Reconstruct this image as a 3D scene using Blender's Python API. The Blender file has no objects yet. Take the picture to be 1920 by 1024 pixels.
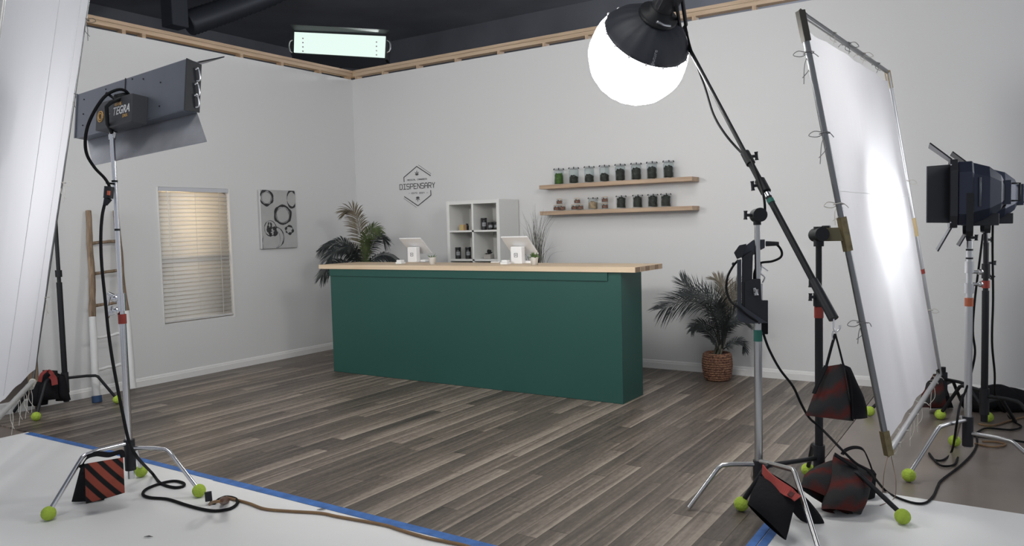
import bpy, math, random
from mathutils import Vector as V, Matrix, noise
S = bpy.context.scene
COL = S.collection
R = random.Random(7)
PI = math.pi
def lerp(a, b, t): return a + (b - a) * t
def sm(t): return t * t * (3 - 2 * t)

# ------------------------------------------------------------------ camera (solved from the room's edges)
FPX, YAW, PIT, ROL = 1447.15, 0.5808, 0.0597, -0.0254
CP = V((7.2996, -7.4307, 1.5))
cF = V((-math.sin(YAW) * math.cos(PIT), math.cos(YAW) * math.cos(PIT), -math.sin(PIT)))
r0 = V((math.cos(YAW), math.sin(YAW), 0)); u0 = r0.cross(cF)
cR = r0 * math.cos(ROL) + u0 * math.sin(ROL); cU = -r0 * math.sin(ROL) + u0 * math.cos(ROL)
def ray(u, v): return cF + cR * ((u - 960) / FPX) - cU * ((v - 512) / FPX)
def at(u, v, d): return CP + ray(u, v) * d                      # point seen at a pixel, d metres ahead
def on(u, v, ax, val):                                           # point on an axis plane
    r = ray(u, v); return CP + r * ((val - CP[ax]) / r[ax])
def fl(u, v, z=0.0): return on(u, v, 2, z)
def zat(u, v, x, y):                                             # height on a vertical line
    r = ray(u, v); t = ((x - CP.x) * r.x + (y - CP.y) * r.y) / (r.x ** 2 + r.y ** 2); return CP.z + r.z * t
cam = bpy.data.cameras.new('camera'); co = bpy.data.objects.new('camera', cam); COL.objects.link(co)
cam.sensor_width = 36; cam.lens = FPX / 1920 * 36; cam.clip_end = 200
M4 = Matrix((cR, cU, -cF)).transposed().to_4x4(); M4.translation = CP; co.matrix_world = M4
S.camera = co

# ------------------------------------------------------------------ materials
MATS = {}
def mat(name, col=(.5, .5, .5), rough=.5, metal=0., bump=0., bscale=60., var=0., vscale=8., spec=.5, sheen=0):
    if name in MATS: return MATS[name]
    m = bpy.data.materials.new(name); m.use_nodes = True; N = m.node_tree.nodes; L = m.node_tree.links
    b = N['Principled BSDF']; b.inputs['Base Color'].default_value = (*col, 1)
    b.inputs['Roughness'].default_value = rough; b.inputs['Metallic'].default_value = metal
    b.inputs['Specular IOR Level'].default_value = spec
    tc = N.new('ShaderNodeTexCoord')
    if var:
        n = N.new('ShaderNodeTexNoise'); n.inputs['Scale'].default_value = vscale; n.inputs['Detail'].default_value = 4
        L.new(tc.outputs['Object'], n.inputs['Vector'])
        cr = N.new('ShaderNodeValToRGB'); cr.color_ramp.elements[0].position = .3; cr.color_ramp.elements[1].position = .7
        cr.color_ramp.elements[0].color = (*[max(0, c * (1 - var)) for c in col], 1)
        cr.color_ramp.elements[1].color = (*[min(1, c * (1 + var)) for c in col], 1)
        L.new(n.outputs['Fac'], cr.inputs['Fac']); L.new(cr.outputs['Color'], b.inputs['Base Color'])
    if bump:
        n2 = N.new('ShaderNodeTexNoise'); n2.inputs['Scale'].default_value = bscale; n2.inputs['Detail'].default_value = 3
        L.new(tc.outputs['Object'], n2.inputs['Vector'])
        bp = N.new('ShaderNodeBump'); bp.inputs['Strength'].default_value = bump; bp.inputs['Distance'].default_value = .01
        L.new(n2.outputs['Fac'], bp.inputs['Height']); L.new(bp.outputs['Normal'], b.inputs['Normal'])
    MATS[name] = m; return m
def emis(name, col, st, base=.8):
    if name in MATS: return MATS[name]
    m = bpy.data.materials.new(name); m.use_nodes = True; b = m.node_tree.nodes['Principled BSDF']
    b.inputs['Base Color'].default_value = (base, base, base, 1)
    b.inputs['Emission Color'].default_value = (*col, 1); b.inputs['Emission Strength'].default_value = st
    MATS[name] = m; return m
def cloth_mat(name, col, trans=.5, wr=.0):
    m = bpy.data.materials.new(name); m.use_nodes = True; N = m.node_tree.nodes; L = m.node_tree.links
    N.remove(N['Principled BSDF']); o = N['Material Output']
    d = N.new('ShaderNodeBsdfDiffuse'); t = N.new('ShaderNodeBsdfTranslucent'); mx = N.new('ShaderNodeMixShader')
    d.inputs['Color'].default_value = (*col, 1); t.inputs['Color'].default_value = (*col, 1)
    mx.inputs[0].default_value = trans
    tc = N.new('ShaderNodeTexCoord'); n = N.new('ShaderNodeTexNoise'); n.inputs['Scale'].default_value = 2.2; n.inputs['Detail'].default_value = 3
    mp = N.new('ShaderNodeMapping'); mp.inputs['Scale'].default_value = (2.5, 2.5, .5)
    L.new(tc.outputs['Object'], mp.inputs['Vector']); L.new(mp.outputs['Vector'], n.inputs['Vector'])
    bp = N.new('ShaderNodeBump'); bp.inputs['Strength'].default_value = .15 + wr; bp.inputs['Distance'].default_value = .04
    L.new(n.outputs['Fac'], bp.inputs['Height'])
    for q in (d, t): L.new(bp.outputs['Normal'], q.inputs['Normal'])
    L.new(d.outputs[0], mx.inputs[1]); L.new(t.outputs[0], mx.inputs[2]); L.new(mx.outputs[0], o.inputs['Surface'])
    MATS[name] = m; return m
def glass_mat(name, col=(.95, .97, .97), a=.12):
    m = bpy.data.materials.new(name); m.use_nodes = True; N = m.node_tree.nodes; L = m.node_tree.links
    N.remove(N['Principled BSDF']); o = N['Material Output']
    d = N.new('ShaderNodeBsdfTransparent'); d.inputs['Color'].default_value = (*col, 1)
    g = N.new('ShaderNodeBsdfGlossy'); g.inputs['Roughness'].default_value = .08; g.inputs['Color'].default_value = (.9, .92, .95, 1)
    lw = N.new('ShaderNodeLayerWeight'); lw.inputs['Blend'].default_value = a
    mx = N.new('ShaderNodeMixShader')
    mm = N.new('ShaderNodeMath'); mm.operation = 'MINIMUM'; mm.inputs[1].default_value = .3; L.new(lw.outputs['Fresnel'], mm.inputs[0]); L.new(mm.outputs[0], mx.inputs[0]); L.new(d.outputs[0], mx.inputs[1]); L.new(g.outputs[0], mx.inputs[2]); L.new(mx.outputs[0], o.inputs['Surface'])
    MATS[name] = m; return m
def stripe_mat(name, c1, c2, scale, vec=(1, 0, 1), width=.5, soft=.02, distort=0):
    m = bpy.data.materials.new(name); m.use_nodes = True; N = m.node_tree.nodes; L = m.node_tree.links
    b = N['Principled BSDF']; b.inputs['Roughness'].default_value = .85; b.inputs['Specular IOR Level'].default_value = .15
    tc = N.new('ShaderNodeTexCoord'); uv = N.new('ShaderNodeUVMap')
    dp = N.new('ShaderNodeVectorMath'); dp.operation = 'DOT_PRODUCT'; dp.inputs[1].default_value = vec
    L.new(tc.outputs['UV'], dp.inputs[0])
    ad = N.new('ShaderNodeMath'); ad.operation = 'MULTIPLY'; ad.inputs[1].default_value = scale
    src = dp.outputs['Value']
    if distort:
        n = N.new('ShaderNodeTexNoise'); n.inputs['Scale'].default_value = 4; L.new(tc.outputs['UV'], n.inputs['Vector'])
        q = N.new('ShaderNodeMath'); q.operation = 'MULTIPLY_ADD'; q.inputs[1].default_value = distort
        L.new(n.outputs['Fac'], q.inputs[0]); L.new(src, q.inputs[2]); src = q.outputs[0]
    L.new(src, ad.inputs[0])
    fr = N.new('ShaderNodeMath'); fr.operation = 'PINGPONG'; fr.inputs[1].default_value = .5; L.new(ad.outputs[0], fr.inputs[0])
    cr = N.new('ShaderNodeValToRGB'); e = cr.color_ramp.elements
    e[0].position = width / 2 - soft; e[0].color = (*c1, 1); e[1].position = width / 2 + soft; e[1].color = (*c2, 1)
    L.new(fr.outputs[0], cr.inputs['Fac']); L.new(cr.outputs['Color'], b.inputs['Base Color'])
    n2 = N.new('ShaderNodeTexNoise'); n2.inputs['Scale'].default_value = 14; bp = N.new('ShaderNodeBump'); bp.inputs['Strength'].default_value = .4; bp.inputs['Distance'].default_value = .02
    L.new(tc.outputs['Object'], n2.inputs['Vector']); L.new(n2.outputs['Fac'], bp.inputs['Height']); L.new(bp.outputs['Normal'], b.inputs['Normal'])
    MATS[name] = m; return m

WALL = mat('wall_paint', (.66, .66, .655), .85, bump=.06, bscale=90, spec=.2)
WALLW = mat('trim_paint', (.74, .735, .72), .55, bump=.02)
BLK = mat('black_metal', (.012, .013, .015), .5, 0, spec=.3)
BLKP = mat('black_plastic', (.02, .021, .025), .5, spec=.35)
BLKF = mat('black_fabric', (.014, .014, .016), .9, bump=.4, bscale=40, spec=.1)
CHR = mat('chrome', (.72, .72, .74), .2, 1., bump=.01)
CHRD = mat('worn_steel', (.5, .5, .5), .3, 1., bump=.03, bscale=200)
ALU = mat('brushed_aluminium', (.62, .62, .63), .38, 1., bump=.02, bscale=150)
RED = mat('red_tape', (.25, .03, .02), .6, var=.2)
GRN = mat('green_tape', (.02, .16, .12), .6, var=.1)
BALL = mat('tennis_felt', (.40, .54, .08), .95, bump=.7, bscale=90, var=.12, vscale=25, spec=.1)
CORD = mat('black_rubber', (.007, .007, .008), .7, var=.1, spec=.2)
STR = mat('white_string', (.55, .53, .48), .9, var=.1)
STRD = mat('dark_string', (.08, .08, .08), .9, var=.1)
BRASS = mat('aged_brass', (.22, .18, .1), .45, .8, var=.2, vscale=30)
GREEN = mat('green_paint', (.022, .082, .068), .42, bump=.03, bscale=120, var=.04, vscale=1.5, spec=.35)
GRAYM = mat('grey_metal', (.19, .205, .24), .42, .55, bump=.02, bscale=120, var=.06, vscale=3)
WPL = mat('white_plastic', (.8, .8, .8), .35, bump=.01)
CERW = mat('white_ceramic', (.78, .78, .76), .35, bump=.01)
PALM = mat('palm_leaf_dark', (.02, .025, .025), .4, var=.35, vscale=6, spec=.45)
PALMG = mat('palm_leaf_green', (.062, .085, .03), .5, var=.4, vscale=9)
PALMB = mat('palm_leaf_dry', (.13, .11, .075), .6, var=.3, vscale=9)
STEM = mat('palm_stem', (.09, .085, .06), .7, bump=.5, bscale=40, var=.3)
SOIL = mat('soil', (.03, .022, .016), 1, bump=1, bscale=60)
BLUE = mat('blue_tape', (.05, .15, .42), .6, var=.25, vscale=14)
SILK = cloth_mat('silk_white', (.86, .86, .89), .5)
SILKL = cloth_mat('silk_white_left', (.86, .86, .89), .5, .1)
GLASS = glass_mat('jar_glass')
PANE = glass_mat('window_glass')

def wood_mat(name, c1, c2, axis, scale=1.0, rough=.55):
    m = bpy.data.materials.new(name); m.use_nodes = True; N = m.node_tree.nodes; L = m.node_tree.links
    b = N['Principled BSDF']; b.inputs['Roughness'].default_value = rough; b.inputs['Specular IOR Level'].default_value = .3
    tc = N.new('ShaderNodeTexCoord'); mp = N.new('ShaderNodeMapping'); s = [18 * scale] * 3; s[axis] = 1.2 * scale; mp.inputs['Scale'].default_value = s
    n = N.new('ShaderNodeTexNoise'); n.inputs['Scale'].default_value = 1.6; n.inputs['Detail'].default_value = 6; n.inputs['Distortion'].default_value = .4
    L.new(tc.outputs['Object'], mp.inputs['Vector']); L.new(mp.outputs['Vector'], n.inputs['Vector'])
    cr = N.new('ShaderNodeValToRGB'); cr.color_ramp.elements[0].position = .3; cr.color_ramp.elements[0].color = (*c1, 1)
    cr.color_ramp.elements[1].position = .7; cr.color_ramp.elements[1].color = (*c2, 1)
    L.new(n.outputs['Fac'], cr.inputs['Fac']); L.new(cr.outputs['Color'], b.inputs['Base Color'])
    bp = N.new('ShaderNodeBump'); bp.inputs['Strength'].default_value = .2; bp.inputs['Distance'].default_value = .004
    L.new(n.outputs['Fac'], bp.inputs['Height']); L.new(bp.outputs['Normal'], b.inputs['Normal'])
    MATS[name] = m; return m
PINEX = wood_mat('pine_x', (.62, .47, .32), (.72, .58, .42), 0)
PINEY = wood_mat('pine_y', (.42, .30, .2), (.58, .43, .3), 1)
STUDX = wood_mat('stud_wood', (.45, .33, .22), (.6, .46, .33), 0)
SHELFW = wood_mat('shelf_wood', (.36, .25, .17), (.5, .37, .26), 0)
BARK = wood_mat('branch_wood', (.13, .09, .06), (.3, .22, .15), 2, 1.5, .8)
BRANW = mat('white_painted_branch', (.68, .68, .67), .7, bump=.4, bscale=30)

def plank_floor():
    m = bpy.data.materials.new('grey_oak_planks'); m.use_nodes = True; N = m.node_tree.nodes; L = m.node_tree.links
    b = N['Principled BSDF']; b.inputs['Specular IOR Level'].default_value = .42
    tc = N.new('ShaderNodeTexCoord'); sp = N.new('ShaderNodeSeparateXYZ'); L.new(tc.outputs['Object'], sp.inputs[0])
    def mth(op, a, bb=None, c=None):
        q = N.new('ShaderNodeMath'); q.operation = op
        for i, x in enumerate((a, bb, c)):
            if x is None: continue
            if isinstance(x, (int, float)): q.inputs[i].default_value = x
            else: L.new(x, q.inputs[i])
        return q.outputs[0]
    W, LN = .112, 1.25
    row = mth('FLOOR', mth('DIVIDE', sp.outputs['X'], W))
    wn = N.new('ShaderNodeTexWhiteNoise'); wn.noise_dimensions = '1D'; L.new(row, wn.inputs['W'])
    yo = mth('DIVIDE', mth('ADD', sp.outputs['Y'], mth('MULTIPLY', wn.outputs['Value'], 5.3)), LN)
    pl = mth('FLOOR', yo)
    cb = N.new('ShaderNodeCombineXYZ'); L.new(row, cb.inputs[0]); L.new(pl, cb.inputs[1])
    w2 = N.new('ShaderNodeTexWhiteNoise'); w2.noise_dimensions = '2D'; L.new(cb.outputs[0], w2.inputs['Vector'])
    fx = mth('FRACT', mth('DIVIDE', sp.outputs['X'], W)); fy = mth('FRACT', yo)
    ex = mth('MINIMUM', fx, mth('SUBTRACT', 1, fx)); ey = mth('MULTIPLY', mth('MINIMUM', fy, mth('SUBTRACT', 1, fy)), LN / W)
    edge = mth('MINIMUM', ex, ey)
    # each real plank is printed with three narrow strips
    srow = mth('FLOOR', mth('DIVIDE', mth('ADD', sp.outputs['X'], 0), W)); 
    w3 = N.new('ShaderNodeTexWhiteNoise'); w3.noise_dimensions = '3D'
    cb3 = N.new('ShaderNodeCombineXYZ'); L.new(srow, cb3.inputs[0]); L.new(pl, cb3.inputs[1]); cb3.inputs[2].default_value = 3.3; L.new(cb3.outputs[0], w3.inputs['Vector'])
    # grain: noise stretched along y, offset per plank
    cb2 = N.new('ShaderNodeCombineXYZ')
    L.new(mth('ADD', mth('MULTIPLY', sp.outputs['X'], 34), mth('MULTIPLY', w2.outputs['Value'], 40)), cb2.inputs[0])
    L.new(mth('ADD', mth('MULTIPLY', sp.outputs['Y'], 1.5), mth('MULTIPLY', w3.outputs['Value'], 17)), cb2.inputs[1])
    g = N.new('ShaderNodeTexNoise'); g.inputs['Scale'].default_value = 1.0; g.inputs['Detail'].default_value = 7; g.inputs['Roughness'].default_value = .62; g.inputs['Distortion'].default_value = .5
    L.new(cb2.outputs[0], g.inputs['Vector'])
    fs = mth('FRACT', mth('DIVIDE', sp.outputs['X'], W))      # each strip grows paler towards one side
    stk = mth('MULTIPLY', mth('ADD', mth('POWER', fs, 9), mth('MULTIPLY', fs, .8)), mth('ADD', w3.outputs['Value'], .25))
    fine = N.new('ShaderNodeTexNoise'); fine.inputs['Scale'].default_value = 1.0; fine.inputs['Detail'].default_value = 5
    cf = N.new('ShaderNodeCombineXYZ'); L.new(mth('MULTIPLY', sp.outputs['X'], 55), cf.inputs[0]); L.new(mth('MULTIPLY', sp.outputs['Y'], 26), cf.inputs[1]); L.new(cf.outputs[0], fine.inputs['Vector'])
    big = N.new('ShaderNodeTexNoise'); big.inputs['Scale'].default_value = 1.9; big.inputs['Detail'].default_value = 2; L.new(tc.outputs['Object'], big.inputs['Vector'])
    v = mth('ADD', mth('ADD', mth('MULTIPLY', g.outputs['Fac'], .56), mth('ADD', mth('MULTIPLY', fine.outputs['Fac'], .22), mth('MULTIPLY', big.outputs['Fac'], .12))), mth('ADD', mth('MULTIPLY', mth('ADD', mth('MULTIPLY', w2.outputs['Value'], .35), mth('MULTIPLY', w3.outputs['Value'], .65)), .24), mth('MULTIPLY', stk, .17)))
    cr = N.new('ShaderNodeValToRGB'); e = cr.color_ramp.elements
    e[0].position = .40; e[0].color = (.040, .034, .030, 1); e[1].position = .92; e[1].color = (.36, .305, .25, 1)
    k = cr.color_ramp.elements.new(.64); k.color = (.135, .110, .090, 1)
    L.new(v, cr.inputs['Fac'])
    mx = N.new('ShaderNodeMixRGB'); mx.blend_type = 'MULTIPLY'; mx.inputs['Fac'].default_value = 1
    er = N.new('ShaderNodeValToRGB'); er.color_ramp.elements[0].position = .0; er.color_ramp.elements[0].color = (.35, .33, .3, 1); er.color_ramp.elements[1].position = .03
    L.new(edge, er.inputs['Fac']); L.new(cr.outputs['Color'], mx.inputs['Color1']); L.new(er.outputs['Color'], mx.inputs['Color2'])
    L.new(mx.outputs['Color'], b.inputs['Base Color'])
    rr = N.new('ShaderNodeMapRange'); rr.inputs['To Min'].default_value = .5; rr.inputs['To Max'].default_value = .34; L.new(g.outputs['Fac'], rr.inputs['Value']); L.new(rr.outputs[0], b.inputs['Roughness'])
    bp = N.new('ShaderNodeBump'); bp.inputs['Strength'].default_value = .25; bp.inputs['Distance'].default_value = .004
    L.new(mth('ADD', g.outputs['Fac'], mth('MULTIPLY', mth('MINIMUM', edge, .04), 12)), bp.inputs['Height']); L.new(bp.outputs['Normal'], b.inputs['Normal'])
    return m
PLANK = plank_floor()
CONC = mat('brown_concrete', (.2, .165, .14), .28, var=.22, vscale=1.6, spec=.5)
WHITEF = mat('white_painted_floor', (.79, .79, .78), .5, bump=.03, bscale=30, var=.03, vscale=1.2)
DARK = mat('dark_ceiling_paint', (.22, .232, .262), .7, var=.15, vscale=.8)
DUCTM = mat('dark_duct', (.07, .078, .095), .5, .3)

# ------------------------------------------------------------------ mesh builder
class MB:
    def __init__(s): s.v = []; s.f = []; s.uv = None; s.smooth = []
    def add(s, vs, fs, smooth=False):
        o = len(s.v); s.v += [V(p) for p in vs]; s.f += [tuple(i + o for i in f) for f in fs]; s.smooth += [smooth] * len(fs); return s
    def box(s, lo, hi, M=None):
        x0, y0, z0 = lo; x1, y1, z1 = hi
        vs = [V((x, y, z)) for z in (z0, z1) for y in (y0, y1) for x in (x0, x1)]
        if M: vs = [M @ p for p in vs]
        return s.add(vs, [(0, 2, 3, 1), (4, 5, 7, 6), (0, 1, 5, 4), (2, 6, 7, 3), (0, 4, 6, 2), (1, 3, 7, 5)])
    def hexa(s, b, t):     # two quads
        return s.add(list(b) + list(t), [(3, 2, 1, 0), (4, 5, 6, 7), (0, 1, 5, 4), (1, 2, 6, 5), (2, 3, 7, 6), (3, 0, 4, 7)])
    def tube(s, pts, r, n=10, caps=True, smooth=True, flat=None):
        pts = [V(p) for p in pts]; rs = r if isinstance(r, (list, tuple)) else [r] * len(pts)
        tan = [(pts[min(i + 1, len(pts) - 1)] - pts[max(i - 1, 0)]).normalized() for i in range(len(pts))]
        t0 = tan[0]; a = V((0, 0, 1)) if abs(t0.z) < .9 else V((1, 0, 0)); nx = t0.cross(a).normalized(); vs = []
        for i, p in enumerate(pts):
            nx = (nx - tan[i] * nx.dot(tan[i])).normalized(); ny = tan[i].cross(nx)
            for k in range(n):
                an = 2 * PI * k / n; fy = flat if flat else 1
                vs.append(p + (nx * math.cos(an) + ny * math.sin(an) * fy) * rs[i])
        fs = []
        for i in range(len(pts) - 1):
            for k in range(n):
                a_, b_ = i * n + k, i * n + (k + 1) % n; fs.append((a_, b_, b_ + n, a_ + n))
        s.add(vs, fs, smooth)
        if caps: s.add(vs[:n], [tuple(range(n))[::-1]]); s.add(vs[-n:], [tuple(range(n))])
        return s
    def ribbon(s, pts, w, th, nrm):   # flat strap: width along nrm
        pts = [V(p) for p in pts]; vs = []
        for i, p in enumerate(pts):
            t = (pts[min(i + 1, len(pts) - 1)] - pts[max(i - 1, 0)]).normalized()
            a = (V(nrm) - t * t.dot(V(nrm))).normalized(); b = t.cross(a)
            vs += [p + a * w / 2 + b * th / 2, p - a * w / 2 + b * th / 2, p - a * w / 2 - b * th / 2, p + a * w / 2 - b * th / 2]
        fs = [(3, 2, 1, 0)]
        for i in range(len(pts) - 1):
            for k in range(4): fs.append((i * 4 + k, i * 4 + (k + 1) % 4, i * 4 + 4 + (k + 1) % 4, i * 4 + 4 + k))
        e = len(pts) * 4 - 4; fs.append((e, e + 1, e + 2, e + 3)); return s.add(vs, fs)
    def lathe(s, prof, n=24, M=None, smooth=True, close=True):
        vs = []
        for r, z in prof:
            for k in range(n):
                a = 2 * PI * k / n; p = V((r * math.cos(a), r * math.sin(a), z)); vs.append(M @ p if M else p)
        fs = []
        for i in range(len(prof) - 1):
            for k in range(n):
                a_, b_ = i * n + k, i * n + (k + 1) % n; fs.append((a_, b_, b_ + n, a_ + n))
        if close:
            fs.append(tuple(range(n))[::-1]); m = (len(prof) - 1) * n; fs.append(tuple(range(m, m + n)))
        return s.add(vs, fs, smooth)
    def ball(s, c, r, n=16, sc=(1, 1, 1), M=None):
        prof = [(r * math.sin(PI * i / (n // 2)) + 1e-5, -r * math.cos(PI * i / (n // 2))) for i in range(n // 2 + 1)]
        T = Matrix.Translation(V(c)) @ (M if M else Matrix.Identity(4)) @ Matrix.Diagonal((*sc, 1))
        return s.lathe(prof, n, T)
    def build(s, name, m, parent=None, bevel=0, solid=0, sub=0, org=None):
        if parent is not None: o0 = parent['_o'] if '_o' in parent else None; o = V(o0)
        else:
            if org is not None: o = V(org)
            else:
                xs = [p.x for p in s.v]; ys = [p.y for p in s.v]; o = V(((min(xs) + max(xs)) / 2, (min(ys) + max(ys)) / 2, min(p.z for p in s.v)))
        me = bpy.data.meshes.new(name); me.from_pydata([p - o for p in s.v], [], s.f); me.materials.append(m)
        for i, p in enumerate(me.polygons): p.use_smooth = s.smooth[i]
        if s.uv:
            ul = me.uv_layers.new(name='UVMap')
            for lp in me.loops: ul.data[lp.index].uv = s.uv[lp.vertex_index]
        me.update()
        ob = bpy.data.objects.new(name, me); COL.objects.link(ob)
        if parent is not None: ob.parent = parent
        else: ob.location = o
        ob['_o'] = tuple(o)
        if bevel:
            md = ob.modifiers.new('bevel', 'BEVEL'); md.width = bevel; md.segments = 2; md.limit_method = 'ANGLE'; md.angle_limit = .7
        if solid: md = ob.modifiers.new('solid', 'SOLIDIFY'); md.thickness = solid; md.offset = 0
        if sub: md = ob.modifiers.new('sub', 'SUBSURF'); md.levels = sub; md.render_levels = sub
        return ob
def root(name, loc, label, cat, group=None):
    o = bpy.data.objects.new(name, None); COL.objects.link(o); o.location = V(loc); o['_o'] = tuple(V(loc)); o.empty_display_size = .05
    o['label'] = label; o['category'] = cat
    if group: o['group'] = group
    return o
def tag(o, label, cat, group=None, kind=None):
    o['label'] = label; o['category'] = cat
    if group: o['group'] = group
    if kind: o['kind'] = kind
    return o
def struct(o): o['kind'] = 'structure'; return o
def cr_path(P, n=8):      # Catmull-Rom through points
    P = [V(p) for p in P]
    if len(P) < 3: return P
    Q = [P[0] * 2 - P[1]] + P + [P[-1] * 2 - P[-2]]; out = []
    for i in range(1, len(Q) - 2):
        a, b, c, d = Q[i - 1:i + 3]
        for k in range(n):
            t = k / n; out.append(.5 * ((2 * b) + (c - a) * t + (2 * a - 5 * b + 4 * c - d) * t * t + (3 * b - 3 * c + d - a) * t ** 3))
    out.append(P[-1]); return out
def basis(o, X, Y):        # orthonormal frame matrix, columns X,Y,Z
    X = X.normalized(); Y = (Y - X * X.dot(Y)).normalized(); Z = X.cross(Y)
    m = Matrix((X, Y, Z)).transposed().to_4x4(); m.translation = o; return m
def axis_m(o, Z):
    Z = Z.normalized(); a = V((0, 0, 1)) if abs(Z.z) < .9 else V((1, 0, 0)); X = a.cross(Z).normalized(); Y = Z.cross(X)
    m = Matrix((X, Y, Z)).transposed().to_4x4(); m.translation = o; return m
def cyl(mb, a, b, r, n=12, r2=None): return mb.tube([a, b], [r, r if r2 is None else r2], n)
def text_mesh(s, size, M, name, m, parent, ext=.0006, shear=0, sx=1, bold=0, align='CENTER'):
    cu = bpy.data.curves.new(name, 'FONT'); cu.body = s; cu.size = size; cu.align_x = align; cu.align_y = 'CENTER'; cu.extrude = ext; cu.shear = shear; cu.offset = bold; cu.resolution_u = 3
    t = bpy.data.objects.new('tmp', cu); COL.objects.link(t); bpy.context.view_layer.update()
    dg = bpy.context.evaluated_depsgraph_get(); me = t.evaluated_get(dg).to_mesh()
    mb = MB(); mb.add([M @ V((v.co.x * sx, v.co.y, v.co.z)) for v in me.vertices], [tuple(p.vertices) for p in me.polygons])
    t.to_mesh_clear() if False else None
    bpy.data.objects.remove(t); return mb.build(name, m, parent)

# ------------------------------------------------------------------ the room
H = 3.469
struct(MB().box((0, -4.55, -.012), (6.3, 0, 0)).build('floor', PLANK, org=(0, 0, 0)))
struct(MB().box((-9, -13, -.2), (13, 8, -.013)).build('floor', CONC, org=(0, 0, 0)))
struct(MB().box((.86, -12, -.0125), (13, -4.555, -.001)).build('floor', WHITEF, org=(0, 0, 0)))
struct(MB().box((6.305, -4.555, -.0125), (13, -2.88, -.001)).build('floor', WHITEF, org=(0, 0, 0)))
struct(MB().box((6.305, -2.879, -.0125), (13, 0, -.0012)).build('floor', CONC, org=(0, 0, 0)))
# left wall with window opening
wy0, wy1, wz0, wz1 = -2.815, -1.98, .595, 1.998
wl = MB()
YE = -4.05
for (a, b, c, d) in ((YE, wy0, 0, H), (wy1, 0, 0, H), (wy0, wy1, 0, wz0), (wy0, wy1, wz1, H)): wl.box((-.014, a, c), (0, b, d))
struct(wl.build('wall_left', WALL, org=(0, -2, 0)))
struct(MB().box((0, 0, 0), (9.5, .014, H)).build('wall_back', WALL, org=(3, 0, 0)))
# timber framing behind the drywall: top plates and studs
struct(MB().box((-.105, YE, H + .045), (-.015, .1, H + .085)).box((-.105, YE + .03, H + .088), (-.015, .1, H + .122)).build('trim_1', PINEY))
struct(MB().box((.0, .015, H + .045), (9.5, .105, H + .085)).box((.0, .015, H + .088), (9.5, .105, H + .122)).build('trim_2', STUDX))
TN = 3
def studs(name, boxes, m):
    global TN
    for b in boxes: struct(MB().box(*b).build('trim_%d' % TN, m)); TN += 1
lys = [YE + .02, -3.72] + [on(u, 100, 0, -.02).y if False else None for u in ()]
def stud_y(u):
    r = ray(u, 60); 
    # iterate v so that z = H+.03 on plane x=-.02
    v = 60
    for _ in range(12):
        p = on(u, v, 0, -.02); v += (p.z - H - .03) * 180
    return p.y
def stud_x(u):
    v = 60
    for _ in range(12):
        p = on(u, v, 1, .02); v += (p.z - H - .03) * 150
    return p.x
sy = [YE + .03, stud_y(232)] + [stud_y(u) for u in (269.6, 365.7, 453, 529, 600)] + [-.02]
studs('trim_3', [((-.105, y - .019, .0), (-.016, y + .019, H + .045)) for y in sy if not (wy0 - .01 < y < wy1 + .01)], PINEY)
sx = [.06] + [stud_x(u) for u in (718, 783, 855, 935, 1020, 1301, 1414)] + [stud_x(1100), 5.9, 6.5, 7.1, 7.7, 8.3, 8.9, 9.4]
studs('trim_4', [((x - .019, .016, .0), (x + .019, .105, H + .045)) for x in sx], PINEY)
struct(MB().box((-.1, YE - .05, 0), (.0, YE - .005, H + .04)).build('trim_%d' % TN, BARK))
# baseboards
def baseboard(name, p0, p1, inward, m=WALLW):
    prof = [(0.001, 0), (.014, 0), (.014, .06), (.010, .066), (.010, .072), (.006, .085), (.001, .09)]
    mb = MB(); vs = []; n = len(prof)
    for P in (V(p0), V(p1)):
        for d, z in prof: vs.append(P + V(inward) * d + V((0, 0, z)))
    mb.add(vs, [(i, (i + 1) % n, n + (i + 1) % n, n + i) for i in range(n)] + [tuple(range(n)), tuple(range(n, 2 * n))[::-1]])
    struct(mb.build(name, m))
baseboard('baseboard_left', (0, YE, 0), (0, -.015, 0), (1, 0, 0)); baseboard('baseboard_back', (.0, 0, 0), (9.5, 0, 0), (0, -1, 0))
# window
struct(MB().box((-.10, wy0 - .03, wz0 - .03), (-.015, wy0, wz1 + .03)).box((-.10, wy1, wz0 - .03), (-.015, wy1 + .03, wz1 + .03))
       .box((-.10, wy0, wz1), (-.015, wy1, wz1 + .03)).box((-.10, wy0, wz0 - .03), (-.015, wy1, wz0)).build('window_1', WALLW))
win = bpy.data.objects['window_1']; win['_o'] = tuple(win.location)
zm = 1.27
MB().box((-.085, wy0, wz0), (-.06, wy0 + .04, wz1)).box((-.085, wy1 - .04, wz0), (-.06, wy1, wz1)).box((-.085, wy0, wz0), (-.06, wy1, wz0 + .04)).box((-.085, wy0, wz1 - .05), (-.06, wy1, wz1)).box((-.085, wy0, zm - .025), (-.055, wy1, zm + .025)).build('window_frame', WALLW, win)
MB().box((-.074, wy0 + .04, wz0 + .04), (-.071, wy1 - .04, wz1 - .05)).build('pane', PANE, win)
casing = MB()
casing.box((.0, wy1, wz0 - .02), (.012, wy1 + .014, wz1)).box((.0, wy0 - .010, wz0 - .012), (.008, wy0, wz1))
casing.build('window_casing', WALLW, win)
BLIND = cloth_mat('blind_slat', (.8, .79, .77), .42); 
for n_ in BLIND.node_tree.nodes:
    if n_.type == 'BUMP': n_.inputs['Strength'].default_value = .01
bl = root('window_blind', (-.02, (wy0 + wy1) / 2, wz0), 'white slatted venetian blind pulled down over the window, glowing warm in its upper half', 'blind')
MB().box((-.045, wy0 + .006, wz1 - .045), (.006, wy1 - .006, wz1 - .002)).build('head_rail', mat('blind_rail', (.52, .53, .56), .4), bl, bevel=.003)
sl = MB(); nsl = 31
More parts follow.
